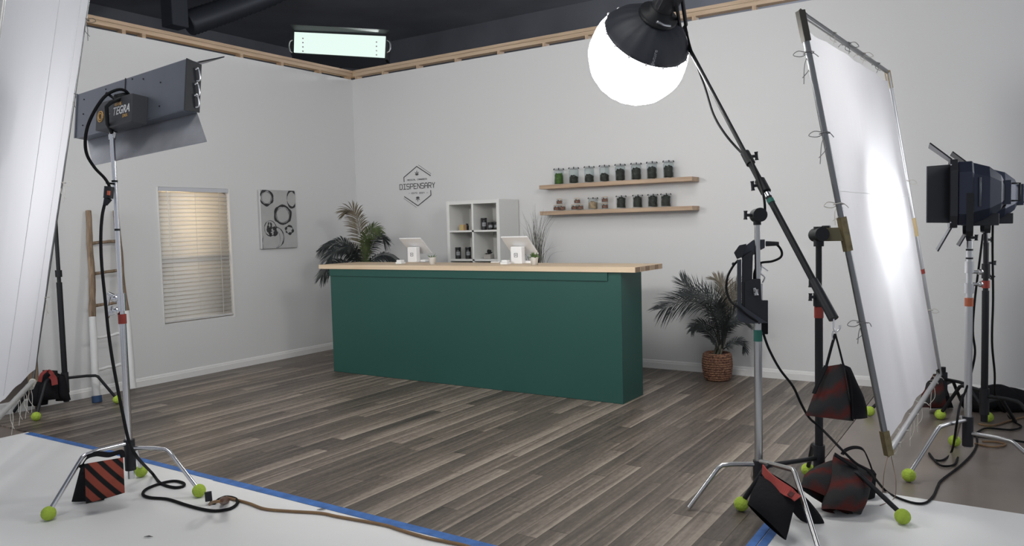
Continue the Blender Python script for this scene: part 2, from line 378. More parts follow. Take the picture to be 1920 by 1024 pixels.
for i in range(nsl):
    z = lerp(wz1 - .075, wz0 + .045, i / (nsl - 1)); c = -.02
    tilt = 1.05 if z > zm + .02 else 1.12; a = tilt; w = .0252 if z > zm + .02 else .0243
    cs, sn = math.cos(a) * w, math.sin(a) * w
    vs = []
    for y in (wy0 + .012, wy1 - .016):
        for t in (-1, -.33, .33, 1): vs.append(V((c + cs * t, y, z - sn * t + .003 * (1 - t * t))))
    sl.add(vs, [(k, k + 1, k + 5, k + 4) for k in range(3)], True)
sl.build('slats', BLIND, bl, solid=.0016)
MB().box((-.04, wy0 + .01, wz0 + .008), (.004, wy1 - .014, wz0 + .028)).build('bottom_rail', mat('blind_rail_b', (.6, .6, .6), .4), bl, bevel=.003)
cd = MB()
for y in (wy0 + .13, (wy0 + wy1) / 2, wy1 - .13):
    cyl(cd, (.006, y, wz0 + .02), (.006, y, wz1 - .04), .0018, 6)
cd.build('ladder_cord', mat('blind_cord', (.7, .69, .66), .8), bl)
cyl(MB(), (.012, wy0 + .1, 1.38), (.012, wy0 + .1, wz1 - .04), .004, 8).build('tilt_wand', mat('wand', (.75, .74, .72), .3), bl)
# dark hall beyond the set
struct(MB().box((-9, -14, 6.4), (13, 8, 6.6)).build('ceiling', DARK))
struct(MB().box((-9, 8, -.2), (13, 8.2, 6.4)).build('wall_north', DARK)); struct(MB().box((-9.2, -14, -.2), (-9, 8, 6.4)).build('wall_west', DARK))
dpts = [at(210 + 60 * i, 40 - 8 * i, 16.0) for i in range(9)]
zc = 5.6
dp_ = cr_path([at(352, 44, 14.5), at(400, 28, 14.8), at(455, 8, 15.1), at(520, -18, 15.5), at(600, -60, 16)], 14)
dt = MB().tube(dp_, [.22 + .02 * (i % 2) for i in range(len(dp_))], 16)
tag(dt.build('flexible_duct', DUCTM), 'dark ribbed air duct running under the black ceiling', 'duct')
pD = at(329, 52, 14.2)
tag(MB().box((pD.x - .17, pD.y - .17, pD.z), (pD.x + .17, pD.y + .17, 6.41)).build('air_duct', DUCTM, bevel=.02), 'dark square duct box hanging from the black ceiling at left', 'duct')

# blue tape
def tape(pts, w, label):
    mb = MB(); n = len(pts)
    for i in range(n - 1):
        a, b = V(pts[i]), V(pts[i + 1]); t = (b - a).normalized(); s_ = V((-t.y, t.x, 0)) * w / 2
        mb.hexa([a - s_, b - s_, b + s_, a + s_], [p + V((0, 0, .0012)) for p in (a - s_, b - s_, b + s_, a + s_)])
    tag(mb.build('painters_tape', BLUE), label, 'tape')
tape([(.9, -4.572, .0003), (2.0, -4.545, .0003), (3.2, -4.545, .0003)], .05, 'blue painters tape along the floor edge beside the left light stand')
tape([(3.201, -4.545, .0003), (4.6, -4.545, .0003), (6.25, -4.545, .0003)], .062, 'long blue painters tape between plank floor and white floor in front')
tape([(6.283, -4.5, .0003), (6.283, -3.25, .0003)], .04, 'blue painters tape on the plank side of the right floor edge')
tape([(6.328, -4.5, .0003), (6.328, -3.3, .0003)], .04, 'blue painters tape on the white side of the right floor edge')

# ------------------------------------------------------------------ counter
x0, x1, yf, yb, tb, tz = 1.176, 4.567, -1.63, -1.22, 1.1035, 1.147
ct = root('reception_counter', ((x0 + x1) / 2, (yf + yb) / 2, 0), 'long dark green counter under a pale wood top', 'counter')
MB().box((x0, yf, .001), (x1, yb, tb)).build('body', GREEN, ct, bevel=.003)
MB().box((x0, yf - .012, tb - .075), (x1 - .12, yf, tb)).build('front_rail', GREEN, ct, bevel=.002)
# glued finger-jointed top: staves with end grain on the right end
sty = [-1.652, -1.55, -1.45, -1.35, -1.25, -1.16, -1.075]
tp = MB()
for i in range(6): tp.box((1.031, sty[i], tb), (4.702, sty[i + 1] - .0008, tz))
top = tp.build('countertop', PINEX, org=(2.9, -1.36, tb)); tag(top, 'pale laminated pine worktop lying on the green counter', 'worktop')
for i, (a, b) in enumerate(zip(sty, sty[1:])):
    MB().box((4.702, a + .004, tb + .002), (4.704, b - .006, tz - .002)).build('end_grain', [mat('end_grain_dark', (.25, .17, .11), .7, var=.2), mat('end_grain_light', (.42, .31, .21), .7, var=.2)][i % 2], top)

# point-of-sale tablets, facing the cashier
def pos(u, v, label):
    p = fl(u, v, tz); r_ = root('tablet_register', p, label, 'cash register', 'tablet registers on the counter')
    x, y, z = p
    MB().box((x - .062, y - .03, z + .0005), (x + .062, y + .035, z + .165)).build('stand', WPL, r_, bevel=.008)
    MB().box((x - .055, y + .036, z + .0005), (x + .13, y + .16, z + .026)).build('stand_foot', WPL, r_, bevel=.008)
    M = Matrix.Translation((x, y + .04, z + .175)) @ Matrix.Rotation(-.72, 4, 'X')
    MB().box((-.15, -.13, -.006), (.15, .13, .008), M).build('tablet', WPL, r_, bevel=.006)
    MB().box((-.135, -.115, .0085), (.135, .115, .0095), M).build('screen', mat('dark_screen', (.02, .022, .03), .15), r_)
    lg = MB(); c = V((x, y - .0315, z + .085)); s_ = .017
    for a, b in (((-1, -1), (1, -1)), ((1, -1), (1, 1)), ((1, 1), (-1, 1)), ((-1, 1), (-1, -1))):
        lg.tube([c + V((a[0] * s_, 0, a[1] * s_)), c + V((b[0] * s_, 0, b[1] * s_))], .0028, 6)
    lg.box((c.x - .006, c.y - .001, c.z - .006), (c.x + .006, c.y + .001, c.z + .006)); lg.build('emblem', mat('grey_print', (.25, .25, .26), .5), r_)
pos(776, 492, 'white tablet cash register on the left half of the counter'); pos(971, 495, 'white tablet cash register on the counter in front of the cube shelf')
def reader(u, v, label):
    x, y, z = fl(u, v, tz + .001)
    o = MB().box((x - .04, y - .035, z), (x + .04, y + .035, z + .022)).box((x - .033, y - .028, z + .022), (x + .033, y + .028, z + .042)).build('card_reader', WPL, bevel=.006)
    tag(o, label, 'card reader', 'card readers on the counter')
reader(751, 495, 'small white card reader left of the left register'); reader(948, 496, 'small white card reader left of the right register')
x, y, z = fl(931, 492.5, tz + .001)
tag(MB().box((x - .05, y - .03, z), (x + .05, y + .03, z + .012)).build('card_holder', WPL, bevel=.003), 'flat white tray lying on the counter behind the right card reader', 'tray')
def potplant(u, v, label, big):
    p = fl(u, v, tz + .0008); r_ = root('potted_succulent', p, label, 'potted plant', 'small white potted plants on the counter')
    T = Matrix.Translation(p)
    MB().lathe([(.028, 0), (.038, .07), (.04, .072), (.036, .072), (.034, .062), (.001, .06)], 20, T).build('pot', CERW, r_)
    lf = MB(); n = 34 if big else 18
    for i in range(n):
        a = R.uniform(0, 6.28); e = R.uniform(.2, 1.3); l = R.uniform(.04, .07) if big else R.uniform(.03, .065); d = V((math.cos(a) * math.cos(e), math.sin(a) * math.cos(e), math.sin(e)))
        b = p + V((0, 0, .06)) + V((d.x, d.y, 0)) * .008; lf.tube([b, b + d * l * .5, b + d * l], [.004, .009 if big else .005, .0008], 6, flat=.4)
    lf.build('leaves', mat('succulent_green', (.10, .17, .045), .6, var=.3, vscale=30), r_)
potplant(811, 496, 'tiny plant in a white pot beside the left register', False); potplant(1002, 497, 'bushier green plant in a white pot beside the right register', True)

# ------------------------------------------------------------------ painting
pa = root('canvas_painting', (.02, -1.327, 1.32), 'unframed black and white abstract canvas of brushed rings on the left wall', 'painting')
MB().box((.001, -1.592, 1.319), (.034, -1.064, 1.999)).build('canvas', mat('canvas_white', (.42, .42, .415), .8, bump=.2, bscale=200, var=.06, vscale=6), pa, bevel=.002)
MB().box((.0342, -1.5922, 1.319), (.0352, -1.577, 1.999)).build('canvas_edge', mat('white_edge', (.7, .7, .7), .7), pa)
def ring(cy, cz, ry, rz, wid, seed, a0=0, a1=2 * PI, x=.0345):
    rr = random.Random(seed); mb = MB(); n = 40; vs = []
    for i in range(n + 1):
        a = lerp(a0, a1, i / n); w = 1.25 * wid * (.6 + 1.1 * noise.noise(V((math.cos(a) * 1.5 + seed, math.sin(a) * 1.5, 0))) + .3 * rr.random())
        for q in (-1, 1):
            k = 1 + q * w; yy = cy + ry * k * math.cos(a); zz = cz + rz * k * math.sin(a)
            vs.append(V((x, min(max(yy, -1.59), -1.066), min(max(zz, 1.321), 1.997))))
    mb.add(vs, [(2 * i, 2 * i + 1, 2 * i + 3, 2 * i + 2) for i in range(n)]); return mb
INK = mat('black_ink', (.03, .03, .032), .8, var=.5, vscale=25); INKG = mat('grey_ink', (.22, .22, .22), .8, var=.4, vscale=25)
def pp(u, v):   # crop px (731x1024 of 100x140 at 470,340)
    q = on(470 + u / 7.31, 340 + v / 7.31, 0, .034); return q.y, q.z
def pring(cu, cv, ru, rv, w, seed, m=INK, **k):
    y, z = pp(cu, cv); y2, _ = pp(cu + ru, cv); _, z2 = pp(cu, cv + rv); ring(y, z, abs(y2 - y), abs(z2 - z), w, seed, **k).build('brushed_ring', m, pa)
pring(215, 225, 85, 100, .14, 1); pring(215, 225, 68, 80, .08, 2, INKG, x=.0348); pring(560, 245, 62, 115, .15, 3); pring(440, 460, 105, 125, .13, 4); pring(440, 465, 88, 102, .07, 5, INKG, x=.0348)
pring(270, 645, 80, 105, .06, 6); pring(300, 690, 42, 52, .55, 7, x=.0349); pring(530, 665, 48, 52, .22, 8); pring(350, 770, 105, 140, .06, 9, a0=-1.6, a1=1.5, x=.0346); pring(330, 790, 75, 130, .03, 10, INKG, a0=-1.3, a1=1.5, x=.0347)
pring(260, 610, 22, 40, .5, 11, x=.035); pring(175, 850, 12, 70, .5, 12, INKG, a0=1.2, a1=4.5)

# ------------------------------------------------------------------ wall sign (decal)
SG = mat('sign_ink', (.06, .06, .065), .6, var=.1)
sgn = root('wall_sign', (1.05, -.001, 1.79), 'black hexagonal dispensary emblem lettered on the back wall', 'sign')
def sp(u, v): return on(730 + u / 10.24, 300 + v / 10.24, 1, -.0025)
def stroke(mb, pts, w):
    P = [sp(*p) if len(p) == 2 else V(p) for p in pts]
    for a, b in zip(P, P[1:]):
        t = (b - a).normalized(); s_ = t.cross(V((0, 1, 0))) * w / 2; a2 = a - t * w * .3; b2 = b + t * w * .3
        mb.hexa([a2 - s_, b2 - s_, b2 + s_, a2 + s_], [p - V((0, .0008, 0)) for p in (a2 - s_, b2 - s_, b2 + s_, a2 + s_)])
for pts_, w_ in (([(285, 420), (280, 335), (525, 125), (790, 300)], .011), ([(795, 585), (800, 675), (550, 880), (290, 705)], .011), ([(555, 95), (800, 265)], .004), ([(280, 740), (520, 910)], .004)):
    hx = MB(); stroke(hx, pts_, w_); hx.build('hexagon_line', SG, sgn)
GL = {'D': [[(0, 0), (0, 1), (.75, 1), (1, .8), (1, .2), (.75, 0), (0, 0)]], 'I': [[(0, 0), (1, 0)], [(.5, 0), (.5, 1)], [(0, 1), (1, 1)]],
      'S': [[(0, .08), (.15, 0), (.85, 0), (1, .15), (1, .4), (.85, .5), (.15, .5), (0, .6), (0, .87), (.15, 1), (.85, 1), (1, .92)]],
      'P': [[(0, 0), (0, 1), (.85, 1), (1, .88), (1, .58), (.85, .45), (0, .45)]], 'E': [[(1, 0), (0, 0), (0, 1), (1, 1)], [(0, .5), (.8, .5)]],
      'N': [[(0, 0), (0, 1), (1, 0), (1, 1)]], 'A': [[(0, 0), (0, .75), (.25, 1), (.75, 1), (1, .75), (1, 0)], [(0, .45), (1, .45)]],
      'R': [[(0, 0), (0, 1), (.85, 1), (1, .88), (1, .58), (.85, .45), (0, .45)], [(.5, .45), (1, 0)]], 'Y': [[(0, 1), (.5, .5), (1, 1)], [(.5, .5), (.5, 0)]],
      'M': [[(0, 0), (0, 1), (.5, .5), (1, 1), (1, 0)]], 'C': [[(1, .1), (.8, 0), (.2, 0), (0, .2), (0, .8), (.2, 1), (.8, 1), (1, .9)]], 'L': [[(0, 1), (0, 0), (1, 0)]],
      'B': [[(0, 0), (0, 1), (.8, 1), (1, .8), (.8, .5), (0, .5)], [(.8, .5), (1, .25), (.8, 0), (0, 0)]], 'T': [[(0, 1), (1, 1)], [(.5, 1), (.5, 0)]],
      '2': [[(0, .9), (.2, 1), (.8, 1), (1, .8), (0, 0), (1, 0)]], '0': [[(0, .1), (0, .9), (.5, 1), (1, .9), (1, .1), (.5, 0), (0, .1)]], '1': [[(.2, .8), (.5, 1), (.5, 0)]], '-': [[(0, .5), (1, .5)]], ' ': []}
def word(name, s, ua, va, ub, vb, hgt, w):      # baseline from a to b, in sign px
    n = len(s); mb = MB(); A, B = sp(ua, va), sp(ub, vb); dx = (B - A) / n; up = V((0, 0, sp(ua, va - hgt).z - A.z))
    for i, ch in enumerate(s):
        o = A + dx * (i + .12)
        for st in GL[ch]: stroke(mb, [tuple(o + dx * .74 * a + up * b) for a, b in st], w)
    mb.build(name, SG, sgn)
word('lettering', 'DISPENSARY', 195, 570, 885, 528, 96, .0085); word('small_lettering', 'MEDICAL CANNABIS', 345, 402, 725, 376, 26, .003); word('small_lettering', '- ESTD 2021 -', 370, 655, 745, 640, 28, .003)
def leaf(cu, cv, s_):
    mb = MB(); c = sp(cu, cv)
    for a, l in ((0, 1), (.75, .85), (-.75, .85), (1.45, .6), (-1.45, .6), (2.1, .35), (-2.1, .35)):
        d = V((math.sin(a), 0, math.cos(a) * s_)); q = V((d.z, 0, -d.x)); L_ = .058 * l
        mb.hexa([c, c + d * L_ * .5 + q * .006, c + d * L_, c + d * L_ * .5 - q * .006], [p - V((0, .0008, 0)) for p in (c, c + d * L_ * .5 + q * .006, c + d * L_, c + d * L_ * .5 - q * .006)])
    mb.build('leaf_emblem', SG, sgn)
leaf(528, 282, 1); leaf(545, 718, -1)

# ------------------------------------------------------------------ wall shelves and jars
SY = -.2
def shelf(zt, label):
    a = V((2.985, 0, 0)); o = MB().box((2.985 - .05, SY, zt - .042), (4.66, -.0005, zt)).build('wall_shelf', SHELFW, bevel=.002); tag(o, label, 'shelf', None); return o
zs1 = on(1150, 339.5, 1, SY).z; zs2 = on(1150, 391.5, 1, SY).z
shelf(zs1, 'upper floating wood shelf carrying eight tall glass jars'); shelf(zs2, 'lower floating wood shelf carrying mixed short jars')
LIDM = mat('pale_jar_lid', (.42, .43, .44), .3, .1); LIDW = mat('light_wood_lid', (.62, .46, .33), .6, var=.15)
def jar_proto(loc, r, h, fill, cm, label, group, lid=LIDM, name='glass_jar', cat='jar'):
    t = root(name, loc, label, cat, group); T = Matrix.Translation(loc)
    MB().lathe([(r * .92, 0), (r, .01), (r, h * .8), (r * .85, h * .87), (r * .85, h * .9), (r * .82, h * .9), (r * .82, h * .87), (r * .96, h * .79), (r * .96, .012), (.001, .008)], 20, T, close=False).build('jar_body', GLASS, t)
    c = MB(); rr = random.Random(int(r * 1e4 + fill * 100))
    k = 34 if r > .04 else 10
    pr = [(r * (.86 + .07 * math.sin(q_ * 3.1)), .012 + q_ * (h * fill - .012) / 8) for q_ in range(9)] + [(.001, h * fill + .004)]
    c.lathe([(.001, .011)] + pr, 14, T)
    for v_ in c.v: v_ += V((noise.noise(v_ * 45), noise.noise(v_ * 45 + V((5, 0, 0))), noise.noise(v_ * 45 + V((0, 5, 0))))) * r * .16
    for i in range(k // 3):
        a = rr.uniform(0, 6.28); q = rr.uniform(0, r * .66); b = r * .25; z = h * fill - b * rr.uniform(-.5, .6)
        c.ball(loc + V((math.cos(a) * q, math.sin(a) * q, z)), b, 8, (1, 1, rr.uniform(.8, 1.5)))
    c.build('contents', cm, t)
    MB().lathe([(r * .9, h * .885), (r * .93, h * .89), (r * .93, h * .93), (r * .8, h * .94), (r * .8, h * .97), (.001, h)], 20, T).build('lid', lid, t)
    if r > .04:
        for a in (0, PI / 2, PI, 3 * PI / 2):
            cl = MB(); d = V((math.cos(a + .5), math.sin(a + .5), 0)); cl.tube([loc + d * r * 1.0 + V((0, 0, h * .89)), loc + d * r * 1.03 + V((0, 0, h * .94)), loc + d * r * .85 + V((0, 0, h * .985))], .005, 6)
            cl.build('clasp', BLK, t)
    return t
def copytree(o, loc, label):
    c = o.copy(); COL.objects.link(c); c.location = loc; c['label'] = label
    for ch in o.children:
        d = ch.copy(); COL.objects.link(d); d.parent = c
    return c
BUD = mat('dark_buds', (.035, .036, .03), .9, bump=.8, bscale=60, var=.4, vscale=30); BUDG = mat('green_buds', (.06, .12, .025), .9, bump=.8, bscale=60, var=.3, vscale=30)
BUDR = mat('red_mix', (.2, .10, .07), .9, var=.5, vscale=30); BUDT = mat('tan_mix', (.34, .24, .15), .9, var=.3, vscale=30)
def sx_(u, z): return on(u, 340, 1, -.1).x
g1 = 'tall glass jars on the upper shelf'
xs1 = [sx_(u, 0) for u in (1048, 1076, 1105, 1133.5, 1163, 1193, 1222.5, 1253.5)]
ords = ['first', 'second', 'third', 'fourth', 'fifth', 'sixth', 'seventh', 'eighth']
jar_proto(V((xs1[0], -.1, zs1 + .0005)), .052, .178, .6, BUDG, 'tall glass jar of bright green buds, leftmost on the upper shelf', g1)
pj = jar_proto(V((xs1[1], -.1, zs1 + .0005)), .052, .178, .42, BUD, 'half-empty glass jar of dark buds, second from left on the upper shelf', g1)
for i in (2, 3, 4): 
    if i == 4: pk = jar_proto(V((xs1[4], -.1, zs1 + .0005)), .052, .178, .62, BUD, 'glass jar of dark buds, fifth from left on the upper shelf', g1)
    else: copytree(pj, V((xs1[i], -.1, zs1 + .0005)), 'glass jar of dark buds, %s from left on the upper shelf' % ords[i])
for i in (5, 6, 7): copytree(pk, V((xs1[i], -.1, zs1 + .0005)), ['nearly full glass jar, third from the right end on the upper shelf', 'nearly full glass jar, second from the right end on the upper shelf', 'rightmost nearly full glass jar on the upper shelf'][i - 5])
g2 = 'short glass jars on the lower shelf'; zz = zs2 + .0005
xs2 = [sx_(u, 0) for u in (1048, 1081.5, 1111, 1133.5, 1164, 1195, 1223.5, 1248)]
jar_proto(V((xs2[2], -.1, zz)), .05, .128, .6, BUDT, 'short jar with tan and red contents, between the small wood-lidded stacks', g2)
pm = jar_proto(V((xs2[4], -.1, zz)), .05, .135, .78, BUD, 'short jar packed dark, first after the wood-lidded stacks on the lower shelf', g2)
for i, l in ((5, 'short dark-filled jar, third from the right end of the lower shelf'), (6, 'short dark-filled jar, second from the right end of the lower shelf'), (7, 'rightmost short dark-filled jar on the lower shelf')): copytree(pm, V((xs2[i], -.1, zz)), l)
g3 = 'small wood-lidded jars stacked on the lower shelf'; r_, h_ = .036, .066
ps = jar_proto(V((xs2[0] - .037, -.1, zz)), r_, h_, .6, BUDR, 'small red-filled wood-lidded jar, bottom left of the leftmost pyramid', g3, LIDW, 'small_jar')
for dx, dz, xi, l in ((.037, 0, 0, 'small red-filled wood-lidded jar, bottom right of the leftmost pyramid'), (0, .0668, 0, 'small wood-lidded jar on top of the leftmost pyramid'),
                      (-.037, 0, 1, 'small wood-lidded jar, bottom left of the second pyramid'), (.037, 0, 1, 'small wood-lidded jar, bottom right of the second pyramid'), (0, .0668, 1, 'small wood-lidded jar on top of the second pyramid'),
                      (0, 0, 3, 'lower small jar of the two stacked mid shelf'), (0, .0668, 3, 'upper small jar of the two stacked mid shelf')):
    copytree(ps, V((xs2[xi] + dx, -.1, zz + dz)), l)

# ------------------------------------------------------------------ cube shelf
KY0, KY1 = -.41, -.02
kx0, kx1 = on(837, 400, 1, KY0).x, on(936, 400, 1, KY0).x
kt = on(837, 378, 1, KY0).z
kz = [kt]
km = on(890, 432, 1, KY0).z; kb = on(890, 486.5, 1, KY0).z; kmx = (kx0 + kx1) / 2; pit = km - kb
WHL = mat('white_laminate', (.7, .7, .68), .45, bump=.01)
ks = root('cube_shelf', (kmx, (KY0 + KY1) / 2, 0), 'white open cube shelf standing against the back wall behind the counter', 'shelf unit')
k = MB(); T_ = .04
MB().box((kx0, KY0, 0), (kx0 + T_, KY1, kt)).box((kx1 - T_, KY0, 0), (kx1, KY1, kt)).build('side_panel', WHL, ks, bevel=.002)
MB().box((kx0 + T_, KY0, kt - T_), (kx1 - T_, KY1, kt)).build('top_panel', WHL, ks)
nrow = int(km / pit) + 1
div = MB()
zz_ = [km - i * pit for i in range(nrow) if km - i * pit > .02]
for zb in zz_: MB().box((kx0 + T_, KY0 + .002, zb - .018), (kx1 - T_, KY1, zb + .002)).build('shelf_board', WHL, ks)
MB().box((kmx - .012, KY0 + .002, .01), (kmx + .012, KY1, kt - T_)).build('divider', WHL, ks)
MB().box((kx0 + .001, KY1 - .001, .01), (kx1 - .001, KY1 + .006, kt - .001)).build('back_panel', mat('pale_back_panel', (.66, .65, .62), .7, bump=.01), ks)
CAN = mat('black_canister', (.015, .015, .017), .35); LBL = mat('grey_label', (.22, .23, .24), .5, var=.4, vscale=60)
def canister(u, v, h, label, r=.034):
    zb = (km if v < 440 else kb) + .0025; x = on(u, v, 1, KY0 + .12).x; loc = V((x, KY0 + .12, zb))
    t = root('canister', loc, label, 'canister', 'black canisters on the cube shelf'); T = Matrix.Translation(loc)
    MB().lathe([(r * .97, 0), (r, .004), (r, h * .8), (r * .97, h * .81)], 20, T).build('tin', CAN, t)
    MB().lathe([(r * 1.02, h * .82), (r * 1.02, h * .985), (r * .96, h)], 20, T).build('lid', CAN, t)
    d = (V((CP.x, CP.y, 0)) - V((x, KY0, 0))).normalized(); a0 = math.atan2(d.y, d.x); mb = MB(); vs = []
    for i in range(9):
        a = a0 - .7 + 1.4 * i / 8
        for z in (h * .3, h * .62): vs.append(loc + V((math.cos(a) * (r + .0006), math.sin(a) * (r + .0006), z)))
    mb.add(vs, [(2 * i, 2 * i + 2, 2 * i + 3, 2 * i + 1) for i in range(8)], True); mb.build('printed_label', LBL, t)
canister(907.5, 418, .135, 'tall black canister in the upper right cube'); canister(919.5, 418, .085, 'short black canister in the middle of the upper right cube'); canister(930, 418, .085, 'short black canister at the right side of the upper right cube', .03)
canister(859, 475, .132, 'tall black canister, left one in the lower left cube'); canister(878, 475, .132, 'tall black canister, right one in the lower left cube')
x = on(868, 430, 1, KY0 + .1).x; zb = km + .0025
b_ = root('patterned_box', (x, KY0 + .1, zb), 'small orange box with a green round print in the upper left cube', 'box')
MB().box((x - .03, KY0 + .07, zb), (x + .03, KY0 + .13, zb + .065)).build('carton', mat('orange_card', (.5, .33, .18), .7, var=.1), b_)
g_ = MB(); c = V((x, KY0 + .0695, zb + .033))
for i in range(16):
    a, b2 = 2 * PI * i / 16, 2 * PI * (i + 1) / 16; g_.tube([c + V((math.cos(a) * .021, 0, math.sin(a) * .021)), c + V((math.cos(b2) * .021, 0, math.sin(b2) * .021))], .003, 5, caps=False)
g_.build('round_print', mat('lime_print', (.35, .5, .08), .6), b_)
x = on(875, 430, 1, KY0 + .16).x
tag(MB().lathe([(.02, 0), (.022, .05), (.015, .06), (.015, .075), (.001, .076)], 14, Matrix.Translation((x, KY0 + .17, zb))).build('small_bottle', CAN), 'small dark bottle behind the orange box in the upper left cube', 'bottle')
x = on(917, 480, 1, KY0 + .12).x; zb = kb + .0025
p_ = root('dark_plant', (x, KY0 + .12, zb), 'small dark round plant in a grey planter in the lower right cube', 'potted plant')
MB().box((x - .045, KY0 + .08, zb), (x + .045, KY0 + .16, zb + .05)).build('planter', mat('grey_planter', (.33, .31, .29), .7, bump=.3), p_, bevel=.004)
q = MB()
for i in range(26):
    a, e = R.uniform(0, 6.28), R.uniform(0, 1.5); d = V((math.cos(a) * math.cos(e), math.sin(a) * math.cos(e), math.sin(e))); b = V((x, KY0 + .12, zb + .055)); q.tube([b, b + d * .03, b + d * .05], [.005, .009, .002], 6)
q.build('foliage', mat('dark_succulent', (.02, .018, .018), .7, bump=.5), p_)

# ------------------------------------------------------------------ palms
def frond(parent, pts, leafL, m=PALM, n=30, start=.14, droop=.35, width=.009, upv=(0, 0, 1), name='frond', flat=.3, seed=0, thin=.75):
    leafL *= 1.2; droop *= .7; n = int(n * 1.6); rr = random.Random(seed + 11); P = cr_path(pts, 10); mb = MB()
    L_ = len(P); mb.tube(P, [lerp(.007, .002, i / (L_ - 1)) for i in range(L_)], 6)
    for i in range(n):
        t = lerp(start, .99, i / (n - 1)); k = t * (L_ - 1); j = min(int(k), L_ - 2); p = P[j].lerp(P[j + 1], k - j)
        tg = (P[j + 1] - P[j]).normalized(); side = tg.cross(V(upv)); side = side.normalized() if side.length > .05 else V((1, 0, 0)); up = side.cross(tg).normalized()
        prof = math.sin(PI * min(1, .12 + .78 * ((t - start) / (1 - start)))) ** .7; l = leafL * prof * rr.uniform(.85, 1.1)
        for s_ in (-1, 1):
            d = (side * s_ * (.95 - .45 * t) + tg * (.55 + .6 * t) + up * flat + V((rr.uniform(-.12, .12), rr.uniform(-.12, .12), rr.uniform(-.1, .1)))).normalized()
            q = tg.cross(d).normalized(); q = d.cross(q).normalized(); w = width * thin * rr.uniform(.8, 1.2); vs = []
            for a, ww in ((0, .35), (.3, 1), (.65, .8), (1, .06)):
                c = p + d * l * a - V((0, 0, droop * l * a * a)); vs += [c - q * w * ww, c + q * w * ww + up * w * .15]
            mb.add(vs, [(0, 1, 3, 2), (2, 3, 5, 4), (4, 5, 7, 6)], True)
    for q in mb.v: q.y = min(q.y, -.03); q.x = max(q.x, .03)
    return mb.build(name, m, parent)
pl1 = root('potted_palm', (.72, -.75, 0), 'dark arching palm behind the left end of the counter', 'palm')
MB().lathe([(.12, 0), (.16, .02), (.18, .3), (.17, .3), (.16, .27), (.001, .26)], 24, Matrix.Translation((.72, -.75, 0))).build('pot', mat('black_pot', (.02, .02, .02), .4), pl1)
d1 = (V((.72, -.75, 1.1)) - CP).dot(cF)
def a1(u, v, dd=0): return at(u, v, d1 + dd)
cb_ = a1(683, 560); 
MB().tube([V((.72, -.75, .26)), V((.74, -.75, .55)), cb_, a1(683, 510)], [.035, .03, .03, .018], 10).build('stem', STEM, pl1)
for i, (P, ll, m, dr, n) in enumerate([
    ([(683, 520, 0), (681, 470, -.05), (673, 425, -.1), (663, 397, -.15), (645, 398, -.2)], .2, PALMB, .5, 34),
    ([(683, 520, 0), (684, 470, -.1), (688, 445, -.15), (700, 428, -.2), (712, 434, -.25)], .15, PALMG, .55, 26),
    ([(683, 520, 0), (690, 475, .1), (700, 452, .15), (712, 442, .2), (721, 452, .25)], .15, PALM, .7, 26),
    ([(680, 525, 0), (665, 480, .1), (645, 455, .2), (622, 458, .3), (600, 470, .35)], .15, PALM, .6, 32),
    ([(680, 530, 0), (668, 490, -.1), (650, 470, -.2), (630, 470, -.3), (613, 488, -.35)], .17, PALM, .7, 32),
    ([(684, 530, 0), (692, 495, -.1), (712, 480, -.1), (732, 481, -.1), (748, 493, -.1)], .12, PALM, .9, 28),
    ([(680, 540, 0), (660, 505, -.05), (635, 492, -.05), (615, 503, -.1), (602, 520, -.15)], .15, PALM, .8, 28),
    ([(683, 530, 0), (675, 490, -.2), (668, 470, -.3), (655, 462, -.4), (640, 468, -.45)], .14, PALM, .6, 24),
    ([(685, 530, 0), (697, 500, .2), (710, 485, .3), (722, 478, .35), (735, 482, .4)], .12, PALM, .6, 22),
    ([(683, 530, 0), (684, 500, -.1), (686, 478, -.12), (689, 462, -.15), (693, 452, -.2)], .12, PALMG, .3, 22)]):
    frond(pl1, [a1(*p) for p in P], ll, m, n, droop=dr, upv=(V((0, 0, .5)) - cF * (.9 if i % 2 else .6) + cR * R.uniform(-.3, .3)), seed=i)
bp2 = V((4.925, -.3, 0)); d2 = (bp2 + V((0, 0, .6)) - CP).dot(cF)
def a2(u, v, dd=0): return at(u, v, d2 + dd)
pl2 = root('potted_palm', bp2, 'dark feathery palm in a round woven basket on the floor against the back wall', 'palm')
BASK = mat('woven_basket', (.2, .105, .06), .85, var=.35, vscale=40)
nt = BASK.node_tree; wv = nt.nodes.new('ShaderNodeTexWave'); wv.bands_direction = 'Z'; wv.inputs['Scale'].default_value = 14; wv.inputs['Distortion'].default_value = 3; wv.inputs['Detail Scale'].default_value = 6
tcn = nt.nodes.new('ShaderNodeTexCoord'); nt.links.new(tcn.outputs['Object'], wv.inputs['Vector']); bpn = nt.nodes.new('ShaderNodeBump'); bpn.inputs['Distance'].default_value = .012; bpn.inputs['Strength'].default_value = .9
nt.links.new(wv.outputs['Fac'], bpn.inputs['Height'])
wv2 = nt.nodes.new('ShaderNodeTexVoronoi'); wv2.inputs['Scale'].default_value = 60; nt.links.new(tcn.outputs['Object'], wv2.inputs['Vector']); crb = nt.nodes.new('ShaderNodeValToRGB')
crb.color_ramp.elements[0].color = (.30, .15, .085, 1); crb.color_ramp.elements[0].position = .25; crb.color_ramp.elements[1].color = (.08, .035, .025, 1); crb.color_ramp.elements[1].position = .85
nt.links.new(wv2.outputs['Distance'], crb.inputs['Fac']); nt.links.new(crb.outputs['Color'], nt.nodes['Principled BSDF'].inputs['Base Color']); nt.links.new(bpn.outputs['Normal'], nt.nodes['Principled BSDF'].inputs['Normal'])
prof = [(.11, 0), (.122, .015)] + [(.122 + .02 * math.sin(PI * (i / 20) * .9) + .0025 * (i % 2), .02 + .012 * i) for i in range(20)] + [(.118, .262), (.108, .262), (.105, .24), (.001, .235)]
